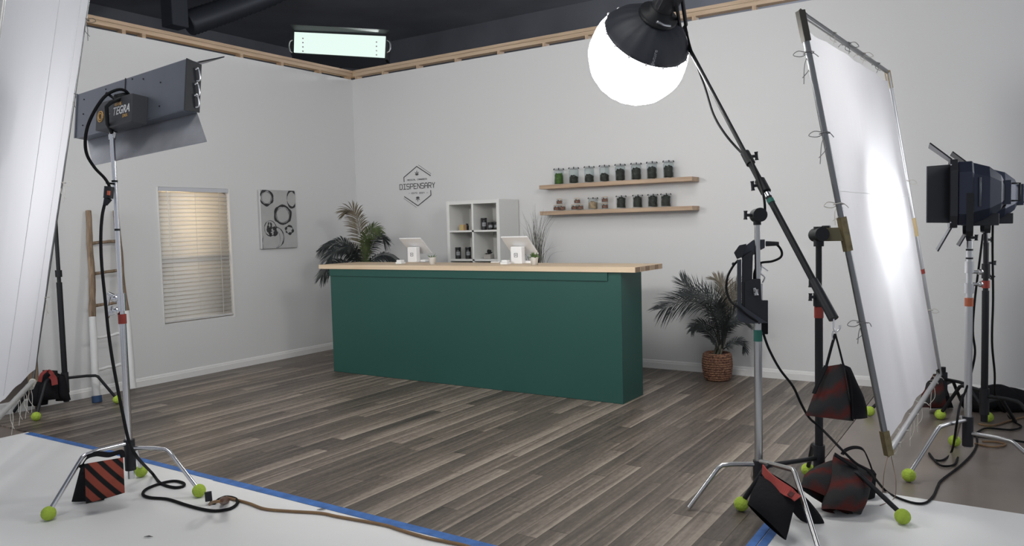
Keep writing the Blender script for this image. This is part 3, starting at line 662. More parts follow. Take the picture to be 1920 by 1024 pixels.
MB().lathe(prof, 36, Matrix.Translation(bp2)).build('basket', BASK, pl2)
MB().lathe([(.1, .236), (.06, .246), (.001, .25)], 20, Matrix.Translation(bp2)).build('soil', SOIL, pl2)
cb2 = a2(1353, 640)
for i in range(5):
    a = i * 1.26; MB().tube([bp2 + V((.03 * math.cos(a), .03 * math.sin(a), .24)), a2(1352 + 6 * math.cos(a), 640), a2(1354 + 12 * math.cos(a), 605)], [.012, .014, .006], 8).build('stem', STEM, pl2)
for i, (P, ll, m, dr, n) in enumerate([
    ([(1352, 650, 0), (1342, 600, -.1), (1315, 570, -.15), (1278, 566, -.2), (1240, 580, -.25)], .26, PALM, .45, 40),
    ([(1350, 650, 0), (1340, 595, .0), (1320, 562, .05), (1295, 545, .08), (1278, 527, .1)], .2, PALM, .15, 36),
    ([(1354, 650, 0), (1352, 600, -.1), (1340, 565, -.15), (1315, 553, -.2), (1280, 556, -.25)], .2, PALM, .3, 36),
    ([(1354, 650, 0), (1356, 590, .1), (1358, 560, .12), (1354, 535, .15), (1340, 522, .2)], .17, PALMB, .3, 30),
    ([(1354, 650, 0), (1362, 600, .1), (1370, 565, .12), (1382, 545, .15), (1400, 535, .18)], .18, PALMB, .2, 30),
    ([(1355, 650, 0), (1362, 610, -.05), (1375, 590, -.05), (1392, 580, -.05), (1415, 578, -.05)], .16, PALM, .3, 30),
    ([(1354, 655, 0), (1358, 620, -.1), (1368, 605, -.15), (1385, 600, -.15), (1402, 606, -.15)], .14, PALM, .3, 28),
    ([(1350, 650, 0), (1338, 618, -.05), (1322, 608, -.08), (1306, 608, -.1), (1296, 620, -.12)], .1, PALM, .4, 26),
    ([(1348, 655, 0), (1338, 635, .05), (1325, 622, .08), (1312, 616, .1), (1300, 616, .12)], .09, PALM, .2, 22),
    ([(1356, 655, 0), (1366, 648, -.05), (1380, 640, -.05), (1392, 644, -.05), (1397, 658, -.05)], .08, PALM, .4, 24),
    ([(1350, 658, 0), (1344, 650, -.05), (1338, 643, -.08), (1334, 640, -.1)], .06, PALM, .2, 12),
    ([(1354, 650, 0), (1354, 610, -.15), (1348, 585, -.2), (1345, 570, -.25)], .14, PALM, .1, 26)]):
    frond(pl2, [a2(*p) for p in P], ll, m, n, droop=dr, width=.007, upv=(V((0, 0, .45)) - cF * (1.0 if i % 2 else .6) + cR * R.uniform(-.3, .3)), seed=40 + i, thin=.55)
# tall grass behind the counter
gx = on(1006, 490, 1, -.3).x
gr = root('potted_grass', (gx, -.3, 0), 'tall wispy ornamental grass beside the cube shelf behind the counter', 'potted plant')
MB().lathe([(.1, 0), (.13, .02), (.14, .5), (.13, .5), (.12, .47), (.001, .46)], 24, Matrix.Translation((gx, -.3, 0))).build('planter', CERW, gr)
gd = (V((gx, -.3, 1)) - CP).dot(cF)
gm = MB(); gm2 = MB()
for i in range(110):
    b = V((gx + R.gauss(0, .025), -.3 + R.gauss(0, .02), .45)); h = R.uniform(.8, 1.32); lx = R.gauss(0, .08) * (1 if R.random() < .8 else 1.9); ly = R.gauss(0, .05)
    P = [b, b + V((lx * .12, ly * .1, h * .4)), b + V((lx * .45, ly * .4, h * .75)), b + V((lx * 1.25, ly, h * (1 - abs(lx) * .6)))]
    (gm if i % 4 else gm2).tube(cr_path(P, 5), [.0045] * 9 + [.0035, .003, .0025, .002, .0015, .001, .0006], 4, caps=False, flat=.3)
gm.build('blades', mat('dark_grass', (.07, .068, .055), .7, var=.4, vscale=12), gr); gm2.build('pale_blades', mat('pale_grass', (.45, .44, .4), .7, var=.2), gr)

# ------------------------------------------------------------------ branch ladder
ld = root('branch_ladder', (.1, -3.4, 0), 'rustic branch ladder leaning on the left wall, brown above and painted white below', 'ladder')
def lx(z): return .30 - .255 * z / 1.75
def wob(y, z0, z1, r0_, r1_, seed):
    pts = []; rs = []; n = 12
    for i in range(n + 1):
        t = i / n; z = lerp(z0, z1, t); k = noise.noise(V((seed, z * 2.2, 0))) * .02; pts.append(V((lx(z) + k * .3, lerp(y[0], y[1], t) + k, z))); rs.append(lerp(r0_, r1_, t) * (1 + .12 * noise.noise(V((z * 9, seed, 3)))))
    return pts, rs
def ladp(u, v):
    p = on(u, v, 0, .1)
    for _ in range(6): p = on(u, v, 0, lx(p.z))
    return p
L0, L1, L2 = ladp(181, 742), ladp(174, 594), ladp(165, 395); Q0, Q1, Q2 = ladp(249, 728), ladp(236, 583), ladp(216, 395)
for a, b, m, s in ((L0, L1, BRANW, 3.1), (L1, L2, BARK, 3.1), (Q0, Q1, BRANW, 8.7), (Q1, Q2, BARK, 8.7)):
    P, rs = wob((a.y, b.y), max(a.z, .012), b.z, .034 if b.z < 1 else .03, .03 if b.z < 1 else .024, s); MB().tube(P, rs, 10).build('rail', m, ld)
for zt, m in ((zat(205, 453, .1, -3.4), BARK), (zat(205, 509, .1, -3.4), BARK), (zat(205, 567, .1, -3.4), BARK), (zat(205, 625, .12, -3.4), BRANW), (zat(205, 682, .15, -3.4), BRANW)):
    ya = lerp(L0.y, L2.y, zt / L2.z); yb_ = lerp(Q0.y, Q2.y, zt / Q2.z)
    P = [V((lx(zt) + .004, lerp(ya, yb_, i / 6), zt - .012 + .006 * noise.noise(V((zt * 9, i * .8, 1))) * 2 + .015 * i / 6)) for i in range(7)]
    MB().tube(P, [.017, .015, .014, .014, .015, .015, .014], 8).build('rung', m, ld)
MB().tube([V((lx(.0) - .002, L0.y, .002)), V((lx(.06), L0.y, .06))], .042, 12).build('tape_foot', mat('blue_foot', (.03, .07, .16), .6), ld)

# ------------------------------------------------------------------ stands
def cstand(name, label, c, z_top, feet, m, bends=None, hub_z=.26, r=(.017, .013), z_mid=1.0, joints=(), cat='light stand', group=None, bottom=.06, flat=.52):
    c = V((c[0], c[1], 0)); t = root(name, c, label, cat, group)
    MB().tube([c + V((0, 0, bottom)), c + V((0, 0, z_mid))], r[0], 14).build('lower_pole', m, t)
    MB().tube([c + V((0, 0, z_mid)), c + V((0, 0, z_top))], r[1], 14).build('upper_pole', CHR if m is CHR else (CHRD if m is CHRD else m), t)
    hb = BLKP
    MB().tube([c + V((0, 0, hub_z - .13)), c + V((0, 0, hub_z + .05))], .030, 12).build('leg_hub', hb, t)
    for i, (fx, fy, ball) in enumerate(feet):
        f = V((fx, fy, 0)); d = (f - c); d.z = 0; Ln = d.length; d.normalize(); hz = hub_z + (.03, 0, -.05)[i % 3]; rb = .0375; fz = rb if ball else .012
        P = [c + d * .025 + V((0, 0, hz)), c + d * Ln * flat * .7 + V((0, 0, hz + .004)), c + d * Ln * flat + V((0, 0, hz))]
        e = c + d * Ln + V((0, 0, fz + (.01 if ball else 0)))
        if bends and bends[i] is not None: q0 = V((P[0].x, P[0].y, hz if bends[i].z > hub_z + .12 else bends[i].z - .035)); P = [q0, q0.lerp(bends[i], .6), bends[i]]
        b0 = P[-1]; b1 = b0 + d * .02 + V((0, 0, -.01)); b2 = b1.lerp(e, .15)
        lg = MB().tube(P + [b1, b2, b1.lerp(e, .5), e], .0125, 10).build('leg', m, t)
        if ball:
            bb = MB().ball(e - V((0, 0, .01)) + d * .006, rb, 20).build('tennis_ball', BALL, lg); bb['label'] = 'yellow green tennis ball'
    for (z, rr, hh, jm, nm) in joints: MB().tube([c + V((0, 0, z)), c + V((0, 0, z + hh))], rr, 14).build(nm, jm, t)
    return t
def knob(parent, c, d, m=BLKP, l=.05, w=.05, nm='knob', up=V((0, 0, 1))):
    c = V(c); d = V(d).normalized(); mb = MB().tube([c, c + d * l], .008, 8); s_ = d.cross(up).normalized() if d.cross(up).length > .1 else V((1, 0, 0)); u_ = s_.cross(d)
    e = c + d * l; mb.tube([e - u_ * w / 2, e - u_ * w * .3, e + u_ * w * .3, e + u_ * w / 2], [.011, .0085, .0085, .011], 8)
    return mb.build(nm, m, parent)

# left light stand
LS = (2.98, -4.96)
lz = lambda v, u=235: zat(u, v, *LS)
f1, f2, f3 = fl(94, 975), fl(372, 932), fl(265, 895)
lst = cstand('light_stand', 'chrome stand on tennis balls under the grey light panel at left', LS, lz(245, 205), [(f1.x, f1.y, 1), (f2.x, f2.y, 1), (f3.x, f3.y, 1)], CHR, hub_z=.27, z_mid=lz(590, 228), r=(.0195, .0135), bottom=.09, flat=.55,
             joints=[(lz(607, 229), .0225, .055, RED, 'red_tape_band'), (lz(583, 226), .024, .10, CHR, 'collar'), (lz(433, 215), .0155, .012, BLK, 'seal_ring'), (lz(342, 209), .0165, .012, BLK, 'seal_ring'), (lz(262, 205), .019, .03, CHR, 'collar')])
for v, dz in ((583, 0), (560, .0)):
    c = V((LS[0], LS[1], lz(v, 224)))
    MB().ball(c - cR * .028, .03, 12, (1, 1, .8)).tube([c - cR * .02, c - cR * .075 + V((0, 0, -.02 if v == 583 else .03))], [.016, .011], 8).tube([c - cR * .06 + V((0, 0, .03)), c - cR * .085 + V((0, 0, -.04))], [.008, .010], 8).build('clamp_lever', CHR, lst)
# grey light panel
D0 = (V((LS[0], LS[1], 2.1)) - CP).dot(cF)
lp, rp = at(142.5, 218, D0 + .36), at(347, 158, D0 - .36)
Xd = (rp - lp); Lp = Xd.length; upd = at(351, 107.6, D0 - .36) - at(341.5, 208, D0 - .36)
Mx = basis((lp + rp) / 2, Xd, upd); # X along, Y up, Z toward the camera side
hh = upd.length / 2 * .98
pn = root('panel_light', (LS[0], LS[1], lz(245, 205)), 'long grey panel light seen from behind, tilted on the chrome stand at left', 'studio light')
MB().box((-Lp / 2, -hh, -.075), (Lp / 2, hh, 0), Mx).build('housing', GRAYM, pn, bevel=.006)
MB().box((-Lp / 2 + .01, -hh + .01, -.079), (Lp / 2 - .01, hh - .01, -.076), Mx).build('lamp_face', emis('panel_glow', (1, .98, .95), 6), pn)
def quad(mb, a, b, c, d, th, n): n = n * th; mb.hexa([a, b, c, d], [p + n for p in (a, b, c, d)]); return mb
W2 = lambda x, y, z: Mx @ V((x, y, z))
DOOR_LIT = mat('door_metal_lit', (.42, .43, .46), .38, .45, bump=.05, bscale=25, var=.12, vscale=8)  # pale grey of the lower door carries the lamp's light in its colour
pB = [W2(-Lp / 2, -hh, -.075), W2(Lp / 2, -hh, -.075)]
dl, dr_ = at(174, 311, D0 + .18), at(388, 266, D0 - .5)
MB().hexa([pB[0], pB[1], dr_, dl], [p + V((0, 0, .004)) for p in (pB[0], pB[1], dr_, dl)]).build('barn_door', DOOR_LIT, pn)
tR, tL = W2(Lp / 2, hh, -.075), W2(-Lp / 2, hh, -.075); oR = at(421, 107.5, D0 - .30); oL = tL + (oR - tR)
MB().hexa([tL, tR, oR, oL], [p + V((0, 0, .006)) for p in (tL, tR, oR, oL)]).build('barn_door', BLKP, pn)
# end bracket with clips, and end plate
MB().hexa([W2(Lp / 2 + .001, q[0] * hh, q[1]) for q in ((-1, .001), (1, .001), (.92, -.085), (-.96, -.085))], [W2(Lp / 2 + .007, q[0] * hh, q[1]) for q in ((-1, .001), (1, .001), (.92, -.085), (-.96, -.085))]).build('end_plate', BLKP, pn)
cl_ = MB()
for y0_ in (.06, -.02, -.08): cl_.tube(cr_path([W2(Lp / 2 + .008, y0_ + .03, -.05), W2(Lp / 2 + .02, y0_ + .035, -.06), W2(Lp / 2 + .02, y0_ - .02, -.07), W2(Lp / 2 + .008, y0_ - .03, -.06)], 5), .005, 6)
cl_.build('wire_clips', CHR, pn)
sc_ = MB()
for X_, Y_ in ((-.42, .09), (-.42, -.07), (-.2, .11), (.15, .1), (.3, .05), (.3, -.08), (.05, .12), (-.42, .0)): MB().ball(W2(X_ * Lp, Y_, .001), .0045, 8).build('screw', BLK, pn)
MB().box((-.02, hh * .45, 0), (-.012, hh, .003), Mx).build('seam', BLKP, pn)
MB().box((-Lp / 2, -hh, 0), (-Lp / 2 + .012, hh, .006), Mx).build('edge_lip', GRAYM, pn)
# ballast box
bL, bR_ = at(180, 226, D0), at(259, 199, D0)
ca = Mx.inverted() @ at(219, 212, D0 - .09)
bw, bh = .20, .078
cx_ = ca.x; cy_ = ca.y
MB().box((cx_ - bw, cy_ - bh, .0), (cx_ + bw * .98, cy_ + bh, .09), Mx).build('ballast_box', mat('ballast_black', (.06, .062, .067), .5, bump=.05), pn, bevel=.003)
GOLD = mat('gold_print', (.6, .36, .12), .5); WHP = mat('white_print', (.8, .8, .8), .5)
def tm(x, y): return Mx @ Matrix.Translation((x, y, .0912))
text_mesh('TEGRA', .062, tm(cx_ + .085, cy_ + .0), 'lettering', WHP, pn, shear=.25, sx=.95, bold=.0012)
text_mesh('4BANK', .024, tm(cx_ + .05, cy_ + .038), 'small_lettering', GOLD, pn, bold=.0006); text_mesh('DMX', .024, tm(cx_ + .13, cy_ - .036), 'small_lettering', GOLD, pn, bold=.0006)
text_mesh('----', .04, tm(cx_ - .06, cy_ + .0), 'small_lettering', mat('grey_text', (.4, .4, .4), .5), pn)
lgm = MB(); lc = V((cx_ - .145, cy_ - .005, .0915))
for i in range(14):
    for r1 in (.03, .019):
        a, b = 2 * PI * i / 14, 2 * PI * (i + 1) / 14; lgm.tube([Mx @ (lc + V((math.cos(a) * r1, math.sin(a) * r1, 0))), Mx @ (lc + V((math.cos(b) * r1, math.sin(b) * r1, 0)))], .004, 5, caps=False)
lgm.build('gold_emblem', GOLD, pn)
# mount: bent rod from the stand head to the ballast
st = V((LS[0], LS[1], lz(250, 205)))
MB().tube([st, at(201, 232, D0 - .1), at(199.5, 200, D0 - .17), at(207, 193, D0 - .18), at(226, 184, D0 - .14)], .011, 8).tube([at(199, 174, D0 - .16), at(217, 187, D0 - .15)], .008, 6).tube([at(218, 184, D0 - .14), at(238, 180, D0 - .09)], .022, 10).build('mount_rod', BLK, pn)
knob(pn, st + V((0, 0, .02)), cR * .6 - cF * .5 - cU * .6, CHR, .05, .035)
PW = 150
# cable of the panel
def airs(pts, d): return [at(u, v, d + (q[0] if q else 0)) for (u, v, *q) in pts]
cab = airs([(244, 192, -.1), (243, 181, -.1), (236, 171, -.12), (222, 168, -.14), (200, 178, -.18), (182, 200, -.2), (166, 232, -.2), (160, 262, -.2), (163, 290, -.18), (178, 315, -.14), (196, 334, -.08), (205, 350, -.06)], D0)
dn = airs([(203, 366, -.06), (196, 384, -.07), (191, 410, -.1), (189, 450, -.12), (191, 500, -.14), (197, 560, -.15), (203, 620, -.16), (210, 670, -.18), (219, 720, -.2), (229, 770, -.22), (241, 825, -.25), (256, 856, -.28)], D0)
flo = [fl(u, v, .009) for u, v in ((285, 893), (301, 906), (326, 914), (343, 912), (344, 906), (326, 902), (300, 907), (275, 917), (268, 927), (281, 933), (314, 936), (346, 946), (375, 954), (403, 958), (431, 954), (445, 944), (441, 935), (424, 932), (410, 937), (402, 943), (395, 942))]
flo[0].z = .03
pc = root('power_cable', fl(300, 906), 'black power cable looping from the left panel light down to the white floor', 'cable')
MB().tube(cr_path(cab + dn + flo, 6), .0085, 8).build('cord', CORD, pc)
MB().tube([at(205, 350, D0 - .07), at(203, 372, D0 - .07)], .026, 10).tube([at(203, 372, D0 - .07), at(197, 384, D0 - .07)], [.022, .012], 10).build('connector', BLKP, pc, bevel=.003)
MB().tube([at(204, 358, D0 - .10), at(203.5, 366, D0 - .10)], .009, 8).build('rocker_switch', mat('orange_switch', (.5, .1, .05), .4), pc)
MB().tube([at(199, 343, D0 - .04), at(215, 345, D0 - .04)], .006, 6).build('cable_tie', CORD, pc)
pg = fl(392, 947); MB().tube([pg + V((0, 0, .022)), pg + V((-.008, 0, .022)) + cU * .05], .019, 14).build('plug', BLKP, pc, bevel=.003)
ec = root('extension_cord', fl(600, 962), 'brown extension cord running along the white floor below the blue tape', 'cable')
BRN = mat('brown_cord', (.22, .13, .06), .6, var=.15)
P = [fl(u, v, .0085) for u, v in ((424, 933), (441, 937), (467, 944), (495, 954), (534, 958), (599, 962), (630, 968), (675, 976), (723, 985), (754, 995), (799, 1008), (838, 1016), (875, 1024), (930, 1044))]
MB().tube(cr_path(P, 6), .008, 8).build('cord', BRN, ec)
MB().tube([fl(424, 938, .012), fl(418, 939, .03), fl(417, 939, .10), fl(416, 939, .125)], [.02, .022, .016, .009], 12).build('socket_end', mat('brown_plug', (.12, .055, .03), .5), ec)
MB().tube(cr_path([fl(417, 939, .09), fl(412, 940, .12), fl(403, 941, .12), fl(396, 943, .09), fl(393, 946, .07)], 5), .008, 8).build('pigtail', BRN, ec)
# debris flakes on the white floor
for (u, v, l) in ((278, 1008, 'small dark flake on the white floor below the left light stand'), (602, 957, 'small dark flake on the white floor beside the brown cord')):
    p = fl(u, v, .0005); tag(MB().tube([p + V((-.02, -.01, .004)), p + V((0, .002, .006)), p + V((.022, .012, .004))], [.002, .006, .001], 5, flat=.5).build('paint_flake', BLKP), l, 'debris')

# ------------------------------------------------------------------ sandbags
def pouch(C4, th, nrm=None, seed=0, pinch=.0, n=14, wr=.006):
    a, b, c, d = [V(p) for p in C4]        # TL TR BR BL
    N_ = (b - a).cross(d - a).normalized()
    if N_.dot(CP - a) < 0: N_ = -N_
    mb = MB(); uv = []
    for s_ in (1, -1):
        vs = []; fs = []
        for j in range(n + 1):
            for i in range(n + 1):
                u, v = i / n, j / n; p = a.lerp(b, u).lerp(d.lerp(c, u), v)
                k = (max(0, math.sin(PI * u)) ** .55) * (max(0, math.sin(PI * (v * .94 + .03)))) ** .5 * (.55 + .75 * v)
                w = noise.noise(p * 11 + V((seed, 0, 0))) * wr * 2 * k
                vs.append(p + N_ * (s_ * th * .62 * k + w)); uv.append((u, v))
        for j in range(n):
            for i in range(n):
                q = j * (n + 1) + i; f = (q, q + n + 1, q + n + 2, q + 1); fs.append(f if s_ > 0 else f[::-1])
        mb.add(vs, fs, True)
    mb.uv = uv; return mb
ORS = stripe_mat('orange_stripes', (.012, .012, .013), (.26, .062, .042), 2.6, (1, -.86, 0), .42, .03, .0)
DRS = stripe_mat('faded_red_stripes', (.036, .036, .037), (.105, .024, .02), 1.9, (.3, 1.05, 0), .66, .17, .35)
def bag(label, pouches, straps, group='sandbags'):
    allp = [q for p in pouches for q in p[0]]; c = sum(allp, V((0, 0, 0))) / len(allp); c.z = min(q.z for q in allp)
    t = root('sandbag', c, label, 'sandbag', group)
    for i, (C4, th, m) in enumerate(pouches): pouch(C4, th, seed=i + len(label)).build('pouch', m, t)
    for (P, w, m, nm) in straps: MB().ribbon(cr_path(P, 6), w, .006, cU * .6 + cF if nm == 'strap' else cR).build(nm, m, t)
    return t
A = lambda u, v, d: at(u, v, d)
dl_ = (V((2.98, -5.2, .2)) - CP).dot(cF)
bag('orange and black striped sandbag hung on the leg of the left light stand',
    [([A(159, 870, dl_ - .10), A(231, 858, dl_ - .02), A(234, 924, dl_ - .06), A(161, 945, dl_ - .15)], .10, ORS),
     ([A(151, 876, dl_ + .08), A(225, 866, dl_ + .10), A(195, 938, dl_ + .10), A(134, 941, dl_ + .06)], .07, BLKF)],
    [([A(153, 874, dl_ - .02), A(165, 857, dl_ - .02), A(182, 851, dl_), A(205, 853, dl_ + .02), A(226, 848, dl_ + .03), A(231, 858, dl_ + .03)], .035, BLKF, 'strap'),
     ([A(152, 872, dl_ - .02), A(160, 880, dl_ - .05), A(157, 890, dl_ - .08)], .03, BLKF, 'strap')])
RS = (6.18, -3.42); BS = (6.42, -3.13)
dRS = (V((*RS, .3)) - CP).dot(cF); dBS = (V((*BS, .3)) - CP).dot(cF)
bag('plain black sandbag with a red strap over the front leg of the boom stand',
    [([A(1424, 892, dRS - .14), A(1493, 937, dRS - .44), A(1474, 1013, dRS - .50), A(1401, 946, dRS - .30)], .11, BLKF),
     ([A(1444, 887, dRS - .06), A(1508, 930, dRS - .26), A(1547, 986, dRS - .22), A(1500, 974, dRS - .2)], .08, BLKF)],
    [([A(1430, 880, dRS - .12), A(1440, 893, dRS - .20), A(1457, 908, dRS - .32), A(1478, 922, dRS - .42), A(1496, 935, dRS - .46)], .05, mat('red_webbing', (.36, .055, .045), .8, bump=.3, bscale=200), 'strap'),
     ([A(1481, 923, dRS - .435), A(1488, 928, dRS - .445)], .054, mat('dark_red_webbing', (.09, .02, .02), .8, bump=.2), 'strap')])
bag('big faded red and charcoal striped sandbag slumped at the base of the black stand',
    [([A(1563, 852, dBS - .08), A(1640, 886, dBS - .06), A(1614, 966, dBS - .22), A(1540, 955, dBS - .26)], .16, DRS),
     ([A(1515, 886, dBS - .10), A(1570, 862, dBS - .10), A(1600, 965, dBS - .22), A(1499, 914, dBS - .22)], .12, DRS),
     ([A(1590, 880, dBS + .04), A(1643, 890, dBS + .04), A(1640, 938, dBS + .02), A(1600, 950, dBS - .02)], .08, BLKF)],
    [([A(1579, 852, dBS - .10), A(1586, 844, dBS - .09), A(1602, 839, dBS - .07), A(1618, 843, dBS - .06), A(1628, 862, dBS - .06), A(1636, 884, dBS - .06)], .018, BLKF, 'strap'),
     ([A(1565, 852, dBS - .14), A(1590, 868, dBS - .15), A(1612, 880, dBS - .13), A(1640, 886, dBS - .09)], .03, BLKF, 'strap')])

# ------------------------------------------------------------------ right side stands, boom
foot = fl(1292, 956); f2 = fl(1542, 1056); f3 = V((6.02, -2.98, 0))
rz = lambda v, u=1432: zat(u, v, *RS)
rst = cstand('boom_stand', 'silver boom stand right of the counter with a bare leg tip on the planks', RS, rz(410, 1438), [(foot.x, foot.y, 0), (f2.x, f2.y, 0), (f3.x, f3.y, 0)], CHRD, bends=[None, at(1487, 881, dRS - .28), None], hub_z=.2, z_mid=rz(565, 1434), r=(.0205, .0145), bottom=.05, flat=.52,
             joints=[(rz(640, 1431), .0215, .06, GRN, 'green_tape_band'), (rz(565, 1434), .025, .09, CHRD, 'collar')])
# swivel head
swc = V((RS[0], RS[1], rz(403, 1440)))
MB().tube([swc - V((0, 0, .05)), swc + V((0, 0, .01))], .02, 12).build('swivel_base', BLK, rst)
MB().tube([swc - cF * .035 + cR * .006, swc + cF * .035 + cR * .006], .036, 20).build('swivel_disc', BLK, rst); knob(rst, swc - cR * .01, -cR, BLKP, .05, .045)
# boom
bd = dRS - .07
Bp = at(1452, 390, bd); Bt = at(1279, 66, bd + .74); dB = (Bp - Bt).normalized()
s_ = 0
for k in range(400):
    q = Bp + dB * k * .005
    py = 512 - FPX * ((q - CP).dot(cU)) / ((q - CP).dot(cF))
    if py > 598: break
Be = q
bm = root('light_boom', Bp, 'long black boom arm slanting from the white lantern down to a hanging sandbag', 'boom')
t1, t2 = Bt.lerp(Bp, .36), Bt.lerp(Bp, .80)
m1 = Bt + dB * ((at(1405, 290, bd + .18) - Bt).dot(dB)); MB().tube([Bt, m1], .0115, 10).build('thin_tube', BLK, bm)
m1 = Bt + dB * ((at(1405, 290, bd + .18) - Bt).dot(dB)); m2 = m1 + dB * .2
MB().tube([m1 - dB * .02, m2], .017, 12).build('middle_tube', BLK, bm)
MB().tube([m2, Be - dB * .2], .0165, 12).build('lower_tube', BLK, bm)
MB().tube([Be - dB * .22, Be], [.022, .024], 14).build('end_grip', BLKP, bm)
MB().tube([m1 - dB * .03, m1 + dB * .05], .025, 12).build('clamp_collar', BLK, bm); MB().tube([m2 - dB * .03, m2 + dB * .05], .028, 12).build('clamp_collar', BLK, bm)
MB().tube([m2 + dB * .06, m2 + dB * .085], .018, 12).build('silver_ring', CHR, bm); MB().tube([m2 + dB * .10, m2 + dB * .125], .0185, 12).build('green_tape_band', GRN, bm)
knob(bm, m1, cR * .9 + cU * .1, BLKP, .05, .045); knob(bm, m2, -cR * .9 - cU * .1, BLKP, .05, .05)
hk = MB().tube([Be, Be - cU * .045], .004, 6).tube(cr_path([Be - cU * .045, Be - cU * .06 + cR * .012, Be - cU * .045 + cR * .028, Be - cU * .03 + cR * .03], 4), .004, 6)
dE = (Be - CP).dot(cF)
hk.tube(cr_path([Be - cU * .05 + cR * .004, Be - cU * .07 - cR * .006, Be - cU * .10 - cR * .002, Be - cU * .07 + cR * .010, Be - cU * .05 + cR * .004], 4), .003, 6); hk.build('hook', CHR, bm)
bu = 960 + FPX * (Be - CP).dot(cR) / dE - 1570; bx = lambda u, v, d=0: at(u + bu, v, dE + d)
bag('grey and red sandbag hanging in mid air from the boom hook',
    [([bx(1552, 688), bx(1590, 682), bx(1606, 790, -.03), bx(1517, 779, -.03)], .13, DRS),
     ([bx(1582, 682, .08), bx(1602, 690, .10), bx(1633, 783, .12), bx(1600, 786, .08)], .09, BLKF)],
    [([bx(1573, 626), bx(1566, 650), bx(1556, 688)], .014, BLKF, 'strap'), ([bx(1573, 626), bx(1580, 652), bx(1588, 684)], .014, BLKF, 'strap'),
     ([bx(1556, 686, -.02), bx(1545, 710, -.045), bx(1533, 738, -.06)], .02, BLKF, 'strap'), ([bx(1586, 680, -.02), bx(1597, 700, -.04), bx(1603, 740, -.07), bx(1605, 788, -.05)], .02, BLKF, 'strap')])
# cable along the boom
P = [at(1283, 36, bd + .69), at(1292, 80, bd + .66), at(1305, 120, bd + .61), at(1322, 165, bd + .55), at(1338, 215, bd + .46), at(1360, 252, bd + .37), at(1388, 284, bd + .28), at(1408, 300, bd + .15), at(1425, 345, bd + .05), at(1433, 375, bd - .02), at(1435, 408, bd + .02)]
tag(MB().tube(cr_path(P, 6), .0065, 8).build('lamp_cable', CORD), 'thin black cable hanging along the upper boom arm', 'cable')

# lantern softbox
Dl = bd + .74 + .05
Lc = at(1196, 104, Dl); Rl = 93 / FPX * Dl
wv_ = (CP - Lc).normalized(); xv_ = (cR - wv_ * cR.dot(wv_)).normalized(); yv_ = wv_.cross(xv_); ax_ = (xv_ * .36 + yv_ * .756 + wv_ * .54).normalized(); ML = axis_m(Lc, ax_)
ln = root('lantern_light', Lc, 'glowing white round lantern softbox with a black skirt on the boom tip', 'studio light')
NS = 16
def lant(th0, th1, n=14, k=1.0, ribs=16):
    mb = MB(); vs = []; m = ribs * 4
    for i in range(n + 1):
        th = lerp(th0, th1, i / n)
        for j in range(m):
            a = 2 * PI * j / m; sc = 1 - .022 * (1 - abs(math.cos(a * ribs / 2))) * math.sin(th); r1 = Rl * k * sc
            vs.append(ML @ V((r1 * math.sin(th) * math.cos(a), r1 * math.sin(th) * math.sin(a), r1 * .97 * math.cos(th))))
    fs = [(i * m + j, i * m + (j + 1) % m, (i + 1) * m + (j + 1) % m, (i + 1) * m + j) for i in range(n) for j in range(m)]
    return mb.add(vs, fs, True)
LE = emis('lantern_fabric', (1, .985, .965), 30)
lant(math.radians(62), PI - .001, 22).build('diffuser_globe', LE, ln)
lant(.12, math.radians(62), 12, 1.012).build('skirt', mat('skirt_black', (.022, .025, .034), .55, bump=.3, bscale=12), ln, solid=.004)
rb = MB()
for j in range(16):
    a = 2 * PI * j / 16; P = []
    for i in range(15):
        th = lerp(math.radians(63), PI - .1, i / 14); P.append(ML @ V((Rl * 1.001 * math.sin(th) * math.cos(a), Rl * 1.001 * math.sin(th) * math.sin(a), Rl * .97 * math.cos(th))))
    MB().tube(P, .0022, 4, caps=False).build('rib', mat('white_rib', (.7, .7, .72), .6), ln)
for j in range(16):
    a = 2 * PI * j / 16; th = math.radians(62); MB().ball(ML @ V((Rl * 1.02 * math.sin(th) * math.cos(a), Rl * 1.02 * math.sin(th) * math.sin(a), Rl * .97 * math.cos(th))), .009, 8).build('rib_clip', WPL, ln)
rd = ray(1226, 110).normalized(); oc = CP - Lc; rr_ = Rl * 1.035; bq = oc.dot(rd); tq = -bq - math.sqrt(bq * bq - oc.dot(oc) + rr_ * rr_); pq = CP + rd * tq; nq = (pq - Lc).normalized()
Mq = basis(pq, (ax_ - nq * ax_.dot(nq)), nq.cross(ax_)); text_mesh('aputure', .032, Mq, 'lettering', mat('grey_mark', (.3, .3, .33), .6), ln)
# lamp head along the axis
hc = Lc + ax_ * Rl * .95
Mh = axis_m(hc, ax_)
MB().lathe([(.11, -.02), (.12, .0), (.115, .02), (.075, .03), (.07, .06)], 24, Mh).build('speed_ring', BLK, ln)
MB().lathe([(.062, .05), (.066, .06), (.066, .2), (.06, .21)], 20, Mh).box((-.062, -.058, .08), (.062, .058, .26), Mh).build('lamp_head', BLKP, ln, bevel=.004)
yk = MB(); yb_ = cR * 1.0
hd = Mh @ V((0, 0, .13))
j0 = Bt - dB * .02
yk.tube([hd + cR * .085, j0 + cR * .03 + cU * .05, j0], .012, 8).tube([hd - cR * .03 - cF * .09, hd + cR * .03 - cF * .10 - cU * .06, j0], .011, 8); yk.build('yoke', BLK, ln)
knob(ln, j0 + cR * .0 + cU * .0, cR * .5 - cF * .4, BLKP, .03, .02); MB().ball(j0 + cR * .02, .024, 12).build('pivot', BLK, ln)
for sgn_ in (1, -1): MB().tube([hd + (-cF) * .075 * sgn_, hd + (-cF) * .06 * sgn_], .03, 12).build('head_knob', CHR if sgn_ < 0 else BLK, ln)
SB = mat('clip_metal', (.35, .36, .38), .3, .9)
